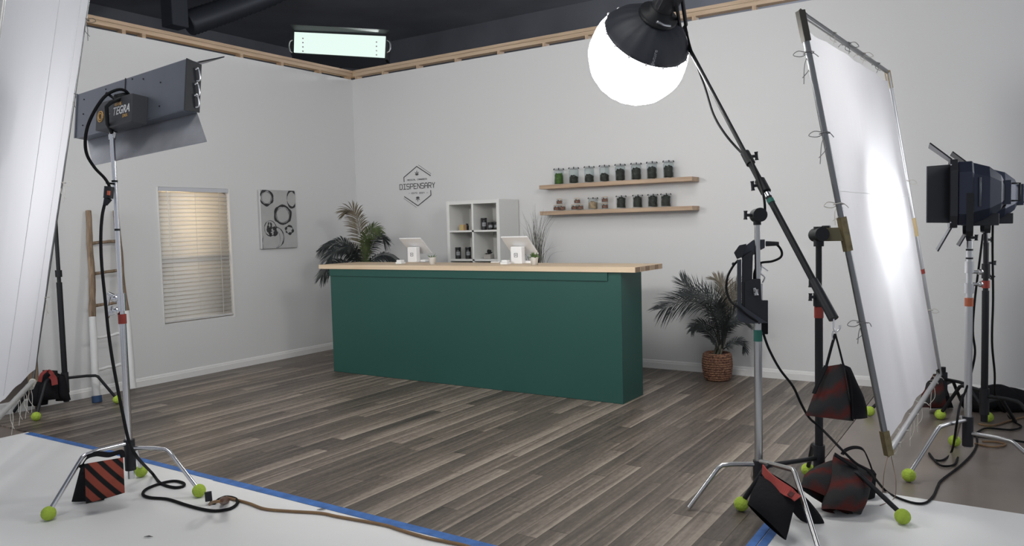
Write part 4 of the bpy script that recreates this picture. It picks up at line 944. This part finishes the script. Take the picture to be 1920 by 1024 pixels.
MB().tube(cr_path([Mh @ V((-.05, -.10, .02)), Mh @ V((-.07, -.12, .05)), Mh @ V((-.03, -.13, .04)), Mh @ V((.02, -.12, .03))], 5), .009, 8).build('lock_lever', SB, ln)

# ballast unit clamped to the boom stand
un = root('power_unit', V((RS[0], RS[1], .9)), 'black power unit with bent arm clamped to the silver boom stand', 'power supply')
dU = dRS
def U(u, v, d=0): return at(u, v, dU + d)
def slab(px, d0, d1, nm, m=BLKP, bv=.003):
    a = [U(u, v, d0) for u, v in px]; b = [U(u, v, d1) for u, v in px]; n = len(px); mb = MB()
    mb.add(a + b, [tuple(range(n)), tuple(range(n, 2 * n))[::-1]] + [(i, n + i, n + (i + 1) % n, (i + 1) % n) for i in range(n)]); return mb.build(nm, m, un, bevel=bv)
DKB = mat('dark_blue_grey', (.035, .04, .052), .4, .2, bump=.02)
slab([(1382, 488), (1390, 486), (1390, 572), (1440, 606), (1400, 607), (1382, 600)], -.10, .10, 'back_panel', DKB)
slab([(1391, 482), (1412, 470), (1410, 540), (1398, 576), (1391, 576)], -.08, .08, 'side_panel')
slab([(1376, 474), (1386, 460), (1400, 457), (1392, 482), (1382, 486)], -.09, .07, 'hinge_block')
slab([(1396, 462), (1412, 450), (1434, 449), (1434, 465), (1424, 470), (1402, 486), (1390, 484)], -.06, .06, 'top_arm', DKB)
slab([(1396, 529), (1412, 523), (1426, 523), (1428, 563), (1440, 563), (1440, 606), (1402, 606), (1396, 575)], -.085, .06, 'lower_box')
slab([(1426, 600), (1440, 604), (1440, 627), (1430, 627)], -.05, .03, 'grip', BLKF)
knob(un, U(1416, 548, -.09), -cF, CHRD, .02, .03); MB().tube([U(1414, 540, -.09), U(1416, 554, -.09)], .008, 8).build('connector', CHRD, un)
MB().tube(cr_path([U(1384, 488, -.02), U(1374, 500, -.03), U(1364, 520, -.04), U(1362, 545, -.05), U(1370, 565, -.08), U(1384, 576, -.11), U(1400, 590, -.12), U(1424, 606, -.09)], 6), .006, 8).build('side_cable', CORD, un)
MB().tube(cr_path([U(1438, 455, -.04), U(1455, 458, -.05), U(1465, 470, -.05), U(1464, 482, -.05), U(1448, 490, -.05), U(1424, 494, -.05), U(1415, 510, -.05), U(1414, 528, -.05)], 6), .006, 8).build('loop_cable', CORD, un)
MB().tube([U(1436, 457, -.05), U(1460, 457, -.06)], [.014, .01], 8).build('cable_plug', BLKP, un)
MB().tube(cr_path([U(1424, 491, -.04), U(1428, 500, -.05), U(1426, 512, -.05), U(1434, 520, -.04), U(1430, 530, -.03)], 5), .004, 6).tube([U(1421, 494, -.04), U(1440, 508, -.04)], .003, 6).build('safety_wire', CHR, un)
MB().ball(U(1375, 495, -.03), .009, 8).build('button', BLK, un)
# long cable from this unit to the right
bz = BS
P = [at(1431, 625, dRS - .03), at(1442, 655, dRS - .04), at(1462, 692, dRS - .06), at(1487, 725, dRS - .05), at(1502, 757, dRS), at(1517, 783, dRS + .02), at(1535, 799, dBS - .05), at(1556, 820, dBS - .10), at(1580, 845, dBS - .18), at(1604, 868, dBS - .18), at(1630, 885, dBS - .16)]
P += [fl(u, v, .0075) for u, v in ((1658, 918), (1680, 932), (1712, 943), (1735, 943), (1750, 930), (1758, 912), (1766, 900), (1800, 874), (1822, 852), (1832, 832), (1830, 812))]
tag(MB().tube(cr_path(P, 6), .0065, 8).build('trailing_cable', CORD), 'long black cable drooping from the power unit across the big striped sandbag', 'cable')

# black stand that holds the silk
k1, k2, k3 = fl(1392, 958), fl(1690, 982), fl(1515, 893)
bz_ = lambda v: zat(1537, v, *BS)
bst = cstand('grip_stand', 'black stand behind the boom stand holding the left rail of the right silk', BS, bz_(442), [(k1.x, k1.y, 1), (k3.x, k3.y, 1), (k2.x, k2.y, 1)], BLK, bends=[at(1441, 873, (V((*BS, .2)) - CP).dot(cF) - .22), None, None], hub_z=.24, z_mid=bz_(575), r=(.0205, .0155), bottom=.07, flat=.5,
             joints=[(bz_(596), .0235, .06, RED, 'red_tape_band'), (bz_(574), .028, .07, BLK, 'collar')], group=None)
knob(bst, V((*BS, bz_(530))), -cR, BLKP, .045, .05); knob(bst, V((*BS, bz_(557))), -cR - cF * .2, BLKP, .05, .04)
MB().tube([V((*BS, bz_(440))) - cF * .05, V((*BS, bz_(440))) + cF * .05], .037, 18).build('grip_head', BLK, bst); MB().tube([V((*BS, bz_(462))), V((*BS, bz_(425)))], .026, 10).build('head_post', BLK, bst)
MB().box((-.02, -.02, -.02), (.02, .02, .02), Matrix.Translation(at(1549, 430, dBS))).build('head_block', BLK, bst, bevel=.004)

# ------------------------------------------------------------------ right silk
dT = [3.98, 5.65, 5.95, 4.05]
TL, TR, BR, BL = at(1501, 24, dT[0]), at(1664, 135, dT[1]), at(1762, 702, dT[2]), at(1666, 850, dT[3])
GRT = mat('grey_tube', (.22, .225, .23), .35, .85, bump=.02)
sf = root('silk_frame', BL, 'tall tilted white diffusion silk tied inside a metal frame at right', 'diffusion screen')
MB().tube([TL, BL], .0165, 12).build('frame_tube', GRT, sf)
MB().tube([TL, TR], .015, 12).build('frame_tube', GRT, sf)
MB().tube([TR, BR], .0175, 12).build('frame_tube', ALU, sf); MB().tube([BL, BR], .0175, 12).build('frame_tube', ALU, sf)
def brk(p, d1_, d2_, l1, l2, m=BRASS, w=.026):
    mb = MB().tube([p - d1_ * .01, p + d1_ * l1], w, 4, smooth=False).tube([p, p + d2_ * l2], w * .9, 4, smooth=False); mb.build('corner_bracket', m, sf, bevel=.002)
eL = (BL - TL).normalized(); eT = (TR - TL).normalized(); eR = (BR - TR).normalized(); eB = (BR - BL).normalized()
DBR = mat('dark_bracket', (.07, .065, .055), .5, .6)
brk(TL, eL, eT, .15, .04, DBR); brk(BL, -eL, eB, .12, .06, BRASS); brk(TR, eR, -eT, .12, .04, mat('tan_tape', (.42, .33, .2), .6, var=.2, vscale=30), .022); brk(BR, -eR, -eB, .05, .05, DBR, .022)
mp_ = TL + eL * ((at(1582, 440, 4.0) - TL).dot(eL))
MB().tube([mp_ - eL * .09, mp_ + eL * .09], .025, 4, smooth=False).build('mount_sleeve', BRASS, sf); 
hb_ = V((*BS, bz_(440)))
MB().ribbon([hb_ + (mp_ - hb_) * .2, mp_], .07, .014, cU).build('mount_plate', mat('olive_plate', (.12, .105, .06), .6, .3, var=.2), sf)
rpt = TR.lerp(BR, .47); MB().tube([rpt, rpt + eR * .14], .0205, 10).build('tan_tape_band', mat('tan_tape2', (.5, .38, .2), .6), sf)
rpt = TR.lerp(BR, .64); MB().tube([rpt, rpt + eR * .035], .0205, 10).build('red_tape_band', RED, sf)
# fabric: inset grid with slight sag
ins = .06
def fabric(TL, TR, BR, BL, m, parent, inset=(.06, .02, .09, .03), n=(24, 40), amp=.02, seed=0, scal=.03, nm='fabric', curl=None):
    li, ri, ti, bi = inset; mb = MB(); N_ = (TR - TL).cross(BL - TL).normalized(); vs = []
    W_, H_ = (TR - TL).length, (BL - TL).length
    for j in range(n[1] + 1):
        for i in range(n[0] + 1):
            u, v = i / n[0], j / n[1]
            uu = lerp(li / W_, 1 - ri / W_, u); vv = lerp(ti / H_, 1 - bi / H_, v)
            e = scal / W_ * math.sin(PI * (v * 6 % 1)) ; e2 = scal / H_ * math.sin(PI * (u * 5 % 1))
            if i == 0: uu += e
            if i == n[0]: uu -= e
            if j == 0: vv += e2
            if j == n[1]: vv -= e2
            p = TL.lerp(TR, uu).lerp(BL.lerp(BR, uu), vv)
            k = math.sin(PI * u) * math.sin(PI * v)
            w = amp * k + .012 * noise.noise(V((u * 4 + seed, v * 2.2, 0))) + .008 * noise.noise(V((u * 9, v * 1.4 + seed, 2)))
            vs.append(p + N_ * w)
    m1 = n[0] + 1
    mb.add(vs, [(j * m1 + i, j * m1 + i + 1, (j + 1) * m1 + i + 1, (j + 1) * m1 + i) for j in range(n[1]) for i in range(n[0])], True)
    return mb.build(nm, m, parent)
fabric(TL, TR, BR, BL, SILK, sf, (.02, .03, .07, .05), scal=.012)
def tie(parent, p, d=1, l=.12, m=STR, sd=0, bow=True):
    rr = random.Random(sd); mb = MB()
    q = lambda a, b: p + cR * a - cU * b + cF * rr.uniform(-.01, .01)
    mb.tube([p - cR * .02 - cF * .02, p + cU * .004 - cF * .026, p + cR * .02 - cF * .02, p + cR * .02 + cF * .02, p - cR * .02 + cF * .02, p - cR * .02 - cF * .02], .0028, 5)
    if bow: mb.tube(cr_path([q(0, 0), q(-.05 * d, -.012), q(-.08 * d, .012), q(-.04 * d, .02), q(0, 0)], 4), .0022, 5).tube(cr_path([q(0, 0), q(.03 * d, .0), q(.05 * d, .02)], 4), .0022, 5)
    mb.tube(cr_path([q(0, 0), q(-.02 * d, l * .4), q(-.015 * d - .01 * rr.random(), l)], 5), .0022, 5).tube(cr_path([q(0, 0), q(.004 * d, l * .5), q(-.03 * d, l * .8)], 5), .0022, 5)
    mb.build('tie_string', m, parent)
GSTR = mat('grey_string', (.2, .2, .2), .9)
for i, t in enumerate((.09, .27, .43, .70)): tie(sf, TL.lerp(BL, t), 1, .16 if i < 2 else .11, GSTR if i != 2 else STR, i)
for i, t in enumerate((.28, .44, .62, .82)): tie(sf, TL.lerp(TR, t), -1, .06, GSTR if i % 2 else STR, 10 + i, i in (1, 2))
for i, t in enumerate((.35, .78)): tie(sf, TR.lerp(BR, t), -1, .1, STR, 20 + i)
for i, t in enumerate((.10, .22, .40, .55, .85, .94)): tie(sf, BL.lerp(BR, t), 1, .2 if i > 1 else .1, STR, 30 + i, i % 2)
MB().tube(cr_path([BL, at(1658, 885, 4.0), fl(1655, 925, .004)], 5), .0022, 5).tube(cr_path([BL + eB * .05, at(1676, 880, 4.05), at(1680, 905, 4.0), fl(1676, 935, .004), fl(1650, 948, .004)], 5), .0022, 5).build('long_string', mat('brown_string', (.25, .18, .14), .9), sf)
MB().tube([TL.lerp(BL, .40) , TR.lerp(BR, .40)], .002, 5).build('cross_string', mat('silk_string', (.8, .8, .8), .8), sf)

# stand below the silk's far corner
BK = (BR.x + .02, BR.y + .05)
pf = [fl(1632, 780), fl(1764, 788)]
c3 = V((*BK, 0))
cs = cstand('grip_stand', 'low black stand under the far bottom corner of the right silk', BK, BR.z + .05, [(pf[0].x, pf[0].y, 1), (c3.x + .30, c3.y - .28, 1), (c3.x + .1, min(c3.y + .35, -.08), 0)], BLK, hub_z=.24, z_mid=BR.z, r=(.018, .018))
dk = (V((*BK, .2)) - CP).dot(cF)
bag('dark red and black sandbag hanging below the far corner of the right silk', [([A(1738, 700, dk - .1), A(1766, 706, dk - .1), A(1776, 764, dk - .12), A(1722, 764, dk - .14)], .1, DRS), ([A(1752, 702, dk + .05), A(1768, 706, dk + .05), A(1788, 765, dk + .04), A(1742, 766, dk + .02)], .07, BLKF)],
    [([A(1742, 700, dk - .1), A(1752, 690, dk - .08), A(1764, 704, dk - .08)], .02, BLKF, 'strap')])

# ------------------------------------------------------------------ right fresnels
FS = (7.06, -2.1); BS2 = (7.12, -1.28)
dF1 = (V((*FS, 1)) - CP).dot(cF); dF2 = (V((*BS2, 1)) - CP).dot(cF)
fz = lambda v: zat(1812, v, *FS); fz2 = lambda v: zat(1843, v, *BS2)
g1_, g2_ = fl(1705, 903), fl(1790, 838)
fst = cstand('light_stand', 'silver stand on a tennis ball under the barn door light at right', FS, fz(452), [(g1_.x, g1_.y, 1), (g2_.x, g2_.y, 1), (7.5, -2.28, 0)], CHRD, hub_z=.24, z_mid=fz(560), r=(.0215, .0165), bottom=.1, flat=.5,
             joints=[(fz(574), .0235, .05, mat('orange_band', (.4, .1, .04), .6), 'orange_tape_band'), (fz(550), .026, .06, CHRD, 'collar'), (fz(512), .024, .07, CHRD, 'collar'), (fz(470), .02, .01, BLK, 'seal_ring'), (fz(486), .02, .01, BLK, 'seal_ring')])
for v in (533, 510): 
    c = V((*FS, fz(v))); MB().tube([c, c + cR * .06], .010, 8).ball(c + cR * .065, .018, 10).build('clamp_lever', CHRD, fst)
g3_ = fl(1764, 787)
fs2 = cstand('light_stand', 'black stand behind the silver one under the rear barn door light', BS2, fz2(455), [(g3_.x, g3_.y, 1), (7.5, -1.5, 0), (7.3, -.9, 0)], BLK, hub_z=.26, z_mid=fz2(545), r=(.022, .017), bottom=.08, flat=.5, joints=[(fz2(540), .0245, .05, RED, 'red_tape_band'), (fz2(522), .026, .1, BLK, 'collar')])
knob(fs2, V((*BS2, fz2(493))), cR, BLKP, .06, .03); knob(fs2, V((*BS2, fz2(510))), cR * .6 - cU * .5, BLKP, .06, .03)
NAVY = mat('navy_housing', (.018, .024, .045), .4, .2, bump=.03, bscale=50)
def fresnel(stand, ztop, D, u0, v0, label):
    # local: X = away from lens (to the right), Y = up, Z toward the camera
    C0 = at(u0, v0, D); tgt = TL.lerp(BR, .5)
    X = (C0 - V((tgt.x, tgt.y, C0.z))); X.z = 0; X = cR * .87 - cF * .45; X.z = 0; X.normalize()
    M = basis(C0, X, V((0, 0, 1))); k = D / 4.6
    t = root('barn_door_light', V((stand[0], stand[1], ztop)), label, 'studio light', None)
    def b(lo, hi, nm, m=NAVY, bv=.004): return MB().box([q * 1 for q in lo], [q * 1 for q in hi], M).build(nm, m, t, bevel=bv)
    # front ring (octagonal plate)
    def octo(r, c, x, cy=0): return [M @ V((x, cy + yy, zz)) for yy, zz in ((r, c), (c, r), (-c, r), (-r, c), (-r, -c), (-c, -r), (c, -r), (r, -c))]
    def loft(rings, nm, m, bv=.003):
        mb = MB(); n = 8; vs = [p for r in rings for p in r]; fs = [tuple(range(n)), tuple(range(len(vs) - n, len(vs)))[::-1]]
        for i in range(len(rings) - 1):
            for j in range(n): fs.append((i * n + j, (i + 1) * n + j, (i + 1) * n + (j + 1) % n, i * n + (j + 1) % n))
        return mb.add(vs, fs).build(nm, m, t, bevel=bv)
    loft([octo(.2, .13, -.05), octo(.2, .13, -.01)], 'front_ring', BLKP)
    loft([octo(.185, .12, -.008), octo(.185, .12, .06), octo(.175, .11, .07), octo(.15, .09, .15), octo(.1, .06, .21), octo(.06, .04, .23)], 'housing', NAVY)
    b((.20, -.07, -.055), (.262, .07, .055), 'rear_box', NAVY); b((.02, -.19, -.10), (.20, -.12, .10), 'base_vent', BLKP)
    lens = MB().lathe([(.15, 0), (.145, -.008), (.1, -.014), (.001, -.016)], 28, M @ Matrix.Translation((-.048, 0, 0)) @ Matrix.Rotation(PI / 2, 4, 'Y') @ Matrix.Scale(-1, 4, (0, 0, 1)) if False else M @ Matrix.Translation((-.05, 0, 0)) @ Matrix.Rotation(-PI / 2, 4, 'Y') @ Matrix.Scale(-1, 4, (0, 0, 1)))
    lens.build('lens', emis('lens_glow', (.95, .97, 1), 2), t)
    def flap(pts, m=BLKP): 
        q = [M @ V(p) for p in pts]; n = (q[1] - q[0]).cross(q[3] - q[0]).normalized() * .004; MB().hexa([p - n for p in q], [p + n for p in q]).build('barn_door', m, t)
    flap([(-.05, .17, .155), (-.17, .16, .26), (-.17, -.165, .26), (-.05, -.17, .155)]); flap([(-.05, .17, -.155), (-.10, .16, -.25), (-.10, -.165, -.25), (-.05, -.17, -.155)])
    flap([(-.04, .2, .13), (-.155, .30, .17), (-.155, .30, -.17), (-.04, .2, -.13)]); flap([(-.04, -.2, .13), (-.11, -.335, .17), (-.11, -.335, -.17), (-.04, -.2, -.13)])
    MB().tube([M @ V((-.046, y, .162)) for y in (.17, .1, .0, -.1, -.17)], .005, 6).build('hinge', CHR, t)
    MB().tube([M @ V(p) for p in ((.10, .09, .12), (.10, .085, .175), (.10, -.075, .175), (.10, -.09, .12))], .006, 8).build('side_handle', mat('grey_handle', (.1, .11, .13), .4, .6), t)
    MB().tube([M @ V(p) for p in ((.26, .05, .03), (.305, .05, .03), (.305, -.05, .03), (.26, -.05, .03))], .006, 8).build('rear_handle', BLK, t)
    # yoke
    yk = MB(); yk.ribbon([M @ V(p) for p in ((.05, 0, .185), (.05, -.22, .185), (.05, -.245, .16), (.05, -.245, -.16), (.05, -.22, -.185), (.05, 0, -.185))], .035, .008, X); yk.build('yoke', BLK, t)
    MB().tube([V((stand[0], stand[1], ztop - .01)), M @ V((.05, -.245, 0))], [.014, .014], 10).build('spigot', BLKP, t)
    knob(t, V((stand[0], stand[1], ztop + .02)), cR, BLKP, .04, .035)
    return M, t
Mf, f_1 = fresnel(FS, fz(452), dF1, 1797, 364, 'dark blue barn door light aimed at the back of the right silk')
Mf2, f_2 = fresnel(BS2, fz2(455), dF2, 1832, 368, 'second barn door light behind the nearer one on the black stand')
# spigot positions: cables of the lights
P = [at(1886, 362, dF1 + .05), at(1887, 375, dF1), at(1882, 388, dF1), at(1866, 396, dF1), at(1862, 410, dF1 + .02), at(1861, 470, dF1 + .05), at(1862, 560, dF1 + .05), at(1860, 640, dF1 + .1), at(1865, 700, dF1 + .3), fl(1866, 742, .25), fl(1880, 770, .01), fl(1900, 790, .008), fl(1915, 800, .008), fl(1895, 806, .008), fl(1850, 803, .008), fl(1830, 812, .008)]
tag(MB().tube(cr_path(P, 6), .0065, 8).build('lamp_cable', CORD), 'black cable hanging down from the rear of the right barn door light', 'cable')
P = [at(1843, 440, dF1 + .2), at(1838, 480, dF1 + .1), at(1828, 560, dF1 + .05), at(1824, 620, dF1 + .04), at(1828, 665, dF1 + .04), at(1815, 720, dF1 + .02), at(1800, 760, dF1), at(1793, 800, dF1 - .05), fl(1785, 845, .01), fl(1770, 862, .008), fl(1752, 862, .008), fl(1742, 850, .008), fl(1762, 872, .008), fl(1788, 872, .008), fl(1796, 858, .008)]
tag(MB().tube(cr_path(P, 6), .0065, 8).build('lamp_cable', CORD), 'black cable dropping between the two right light stands to the floor', 'cable')
for i, (pts, l, m) in enumerate([(((1835, 795), (1860, 798), (1890, 790), (1915, 783), (1940, 780)), 'reddish cable on the concrete near the right edge', BRN), (((1825, 818), (1860, 822), (1900, 826), (1950, 834)), 'black cable coiled beside the far right stand base', CORD), (((1828, 832), (1860, 838), (1885, 834), (1870, 829), (1842, 828)), 'brown cable loop on the concrete right of the silver stand', BRN)]):
    tag(MB().tube(cr_path([fl(u, v, .008) for u, v in pts], 6), .007, 8).build('floor_cable', m), l, 'cable')
# soft equipment bags by the wall
for (u, v, w, h, l) in ((1868, 768, .46, .24, 'black equipment bag on the floor behind the right stands'), (1915, 770, .3, .2, 'black equipment bag cut by the right edge of the view')):
    p = fl(u, v); mb = MB()
    for (dx, dz, r_) in ((-.3, .30, .42), (.05, .34, .46), (.34, .28, .4)): mb.ball(p + cR.cross(V((0, 0, 1))).cross(V((0, 0, 1))) * (-dx * w) + V((0, 0, dz * h + .0)), h * r_ * 1.0, 16, (1.3, 1.2, .86))
    for vv in mb.v: vv += V((0, 0, 0)) + V((noise.noise(vv * 6), noise.noise(vv * 6 + V((9, 0, 0))), noise.noise(vv * 6 + V((0, 9, 0))))) * .025; vv.z = max(vv.z, .001)
    b_ = mb.build('equipment_bag', BLKF); tag(b_, l, 'bag')

# ------------------------------------------------------------------ left silk
P0 = at(62, 715, 6.2); P1 = at(0, 780, 5.4); bdir = (P1 - P0).normalized()
lo, hi = 4.0, 8.0
for _ in range(50):
    mid = (lo + hi) / 2; q = at(186, -140, mid)
    g = (q - P0).dot(bdir)
    if g > 0: lo = mid
    else: hi = mid
P2 = at(186, -140, mid); updir = (P2 - P0).normalized(); HT = (P2 - P0).length + .25; WD = 2.0
LTR = P0 + updir * HT; LBR = P0; LBL = P0 + bdir * WD; LTL = LBL + updir * HT
lsf = root('silk_frame', P0, 'large white diffusion silk hanging at the left edge of the view', 'diffusion screen')
WT = mat('white_tube', (.55, .55, .54), .4, .4)
for a, b, m in ((LBR, LBL, WT), (LTR, LTL, WT), (LBR, LTR, GRT), (LBL, LTL, WT)): MB().tube([a, b], .02 if m is WT else .009, 12).build('frame_tube', m, lsf)
fabric(LTL, LTR, LBR, LBL, SILKL, lsf, (.06, .005, .05, .10), n=(30, 50), amp=.06, seed=5, scal=.015)
for f_ in (.38, .68):
    a, b = LBL.lerp(LBR, f_ + .2), LTL.lerp(LTR, f_ + .2); MB().tube([a.lerp(b, .04) + ray(0, 0) * -.02, a.lerp(b, .96) + ray(0, 0) * -.02], .0022, 4).build('seam', mat('seam_thread', (.72, .72, .75), .8), lsf)
for i, t in enumerate((.18, .42, .60, .75)): tie(lsf, LBR.lerp(LTR, t), -1, .16, STRD if i > 1 else STR, 50 + i, i % 2)
for i, t in enumerate((.05, .12, .2, .3)): tie(lsf, LBR.lerp(LBL, t), -1, .22, STR, 60 + i, False)
MB().tube([LBR, LBR - updir * .03 + bdir * .07], .028, 8).build('corner_wrap', STR, lsf)
# far-left stand and bag
FL = (.29, -3.97)
h1, h2 = fl(69, 789), fl(219, 757)
cstand('grip_stand', 'thin black stand at the far end of the left wall behind the silk', FL, zat(97, 330, *FL), [(h1.x, h1.y, 1), (h2.x, h2.y, 1), (.06, -4.3, 0)], BLK, hub_z=.27, z_mid=zat(100, 530, *FL), r=(.023, .016), bottom=.06, flat=.6, joints=[(zat(101, 520, *FL), .027, .06, BLK, 'collar')])
dfl = (V((*FL, .2)) - CP).dot(cF)
bag('black sandbag with red handles at the far left stand base', [([A(80, 694, dfl - .15), A(108, 695, dfl - .12), A(112, 748, dfl - .15), A(70, 752, dfl - .2)], .16, BLKF), ([A(108, 700, dfl - .1), A(122, 706, dfl - .08), A(133, 750, dfl - .1), A(104, 752, dfl - .1)], .12, BLKF), ([A(64, 718, dfl - .1), A(86, 712, dfl - .1), A(90, 758, dfl - .12), A(52, 762, dfl - .15)], .12, BLKF)],
    [([A(75, 716, dfl - .24), A(78, 703, dfl - .24), A(88, 696, dfl - .22), A(97, 700, dfl - .22), A(102, 716, dfl - .24)], .03, mat('red_handle', (.22, .03, .025), .8), 'handle'), ([A(95, 704, dfl - .25), A(101, 710, dfl - .25), A(103, 722, dfl - .26)], .05, mat('red_handle', (.22, .03, .025), .8), 'handle')])
tag(MB().box((-.02, -5.4, -.012), (.05, -4.12, .09), None).build('white_skirting', WALLW), 'low white board on the floor continuing the left wall line', 'board')

# ------------------------------------------------------------------ hanging panel light above the corner
dW = 11.4
def W(u, v, d=0): return at(u, v, dW + d)
hp = root('hanging_panel_light', W(638, 86), 'bright long panel light with black doors above the room corner', 'studio light')
ca_, cb__, cc_, cd_ = W(552, 60), W(723, 68), W(721, 108), W(551, 98)
def hex2(a, b, c, d, th, nm, m): n_ = cF * th; return MB().hexa([a, b, c, d], [p + n_ for p in (a, b, c, d)]).build(nm, m, hp)
hex2(ca_, cb__, cc_, cd_, .02, 'lamp_tubes', emis('panel_tubes', (.80, .97, .90), 1.0, .02))
hex2(W(546, 56, .03), W(729, 64, .03), W(727, 112, .03), W(546, 103, .03), .2, 'housing', BLKP)
DK2 = mat('navy_door', (.008, .010, .016), .6)
hex2(W(543, 46, -.35), W(733, 56, -.35), W(727, 64, .0), W(550, 57, .0), .01, 'barn_door', DK2)
hex2(W(549, 100, .0), W(722, 110, .0), W(729, 134, -.03), W(545, 118, -.03), .01, 'barn_door', DK2)
for s_, u_ in ((-1, 548), (1, 726)): MB().tube(cr_path([W(u_, 75, -.02), W(u_ + 5 * s_, 79, -.03), W(u_ + 6 * s_, 88, -.03), W(u_ + 4 * s_, 96, -.03), W(u_, 99, -.02)], 5), .012, 6).build('wire_clip', CHRD, hp)
sc_ = W(638, 90, .25); MB().tube([V((sc_.x, sc_.y, 0)), sc_], .025, 10).build('stand_post', BLK, hp)
sp_ = MB()
for u_ in (568, 706):
    for v_ in (72, 80, 88, 96): sp_.ball(W(u_, v_ + (u_ - 568) * .05, -.004), .012, 6)
sp_.build('tube_socket', mat('pink_grey', (.5, .42, .45), .5), hp)

# ------------------------------------------------------------------ lights
def area(name, loc, tgt, sx_, sy_, power, col=(1, 1, 1), spread=None):
    l = bpy.data.lights.new(name, 'AREA'); l.shape = 'RECTANGLE'; l.size = sx_; l.size_y = sy_; l.energy = power; l.color = col
    if spread: l.spread = spread
    o = bpy.data.objects.new(name, l); COL.objects.link(o); o.location = loc; d = V(tgt) - V(loc); o.rotation_euler = d.to_track_quat('-Z', 'Y').to_euler(); return o
# warm lamp behind the window
area('window_lamp', (-.7, -2.40, 1.66), (0, -2.4, 1.62), .8, .5, 17, (1, .72, .42))
# grey panel light
o = W2(0, 0, -.09); area('panel_lamp', o, o - (Mx.to_3x3() @ V((0, 0, 1))), Lp * .9, hh * 1.7, 40, (1, .99, .97))
# fresnels behind the right silk
for M_, e in ((Mf, 9), (Mf2, 8)):
    o = M_ @ V((-.09, 0, 0)); s_ = bpy.data.lights.new('fresnel_lamp', 'AREA'); s_.shape = 'DISK'; s_.size = .28; s_.energy = e; s_.color = (.97, .98, 1)
    so = bpy.data.objects.new('fresnel_lamp', s_); COL.objects.link(so); so.location = o; so.rotation_euler = (TL.lerp(BR, .55) - o).to_track_quat('-Z', 'Y').to_euler()
SC_ = TL.lerp(BR, .5); area('added_right_silk_lamp', (8.5, -1.1, 1.9), SC_, 1.0, 1.0, 7, (.97, .98, 1), 1.5)  # extra lamp added out of view at right, widens the silk's glow
# hanging panel
o = (ca_ + cb__ + cc_ + cd_) / 4 - cF * .06; area('tube_lamp', o, o - cF * 3 - V((0, 0, 1.6)), 1.2, .3, 24, (.92, 1, .97), 1.3)
# lamp added behind the left silk, unseen at left, to brighten it
LC = LBL.lerp(LTR, .5); nL = bdir.cross(updir).normalized(); nL = -nL if nL.dot(CP - LC) > 0 else nL
LQ = LBR.lerp(LTR, .42).lerp(LBL.lerp(LTL, .42), .22); area('added_left_silk_lamp', LQ + nL * 1.3, LQ, 1.3, 1.3, 30, (.98, .98, 1))
pl_ = bpy.data.lights.new('added_ceiling_fill', 'POINT'); pl_.energy = 480; pl_.shadow_soft_size = .3; pl_.color = (.96, .97, 1)  # lamp added unseen beyond the back wall to lift the dark ceiling
po_ = bpy.data.objects.new('added_ceiling_fill', pl_); COL.objects.link(po_); po_.location = (5.6, 5.6, 4.2)
# overhead fill light added out of view, in front of the set
area('added_overhead_fill', (5.2, -5.6, 6.2), (4.0, -2.4, .0), 3.0, 3.0, 160, (1, .99, .97))

w = bpy.data.worlds.new('world'); S.world = w; w.use_nodes = True; w.node_tree.nodes['Background'].inputs[0].default_value = (.85, .9, 1, 1); w.node_tree.nodes['Background'].inputs[1].default_value = .5
S.view_settings.view_transform = 'Standard'; S.view_settings.look = 'None'; S.view_settings.gamma = 1; S.view_settings.use_curve_mapping = False; S.view_settings.exposure = 0
for o in bpy.data.objects:
    if '_o' in o: del o['_o']
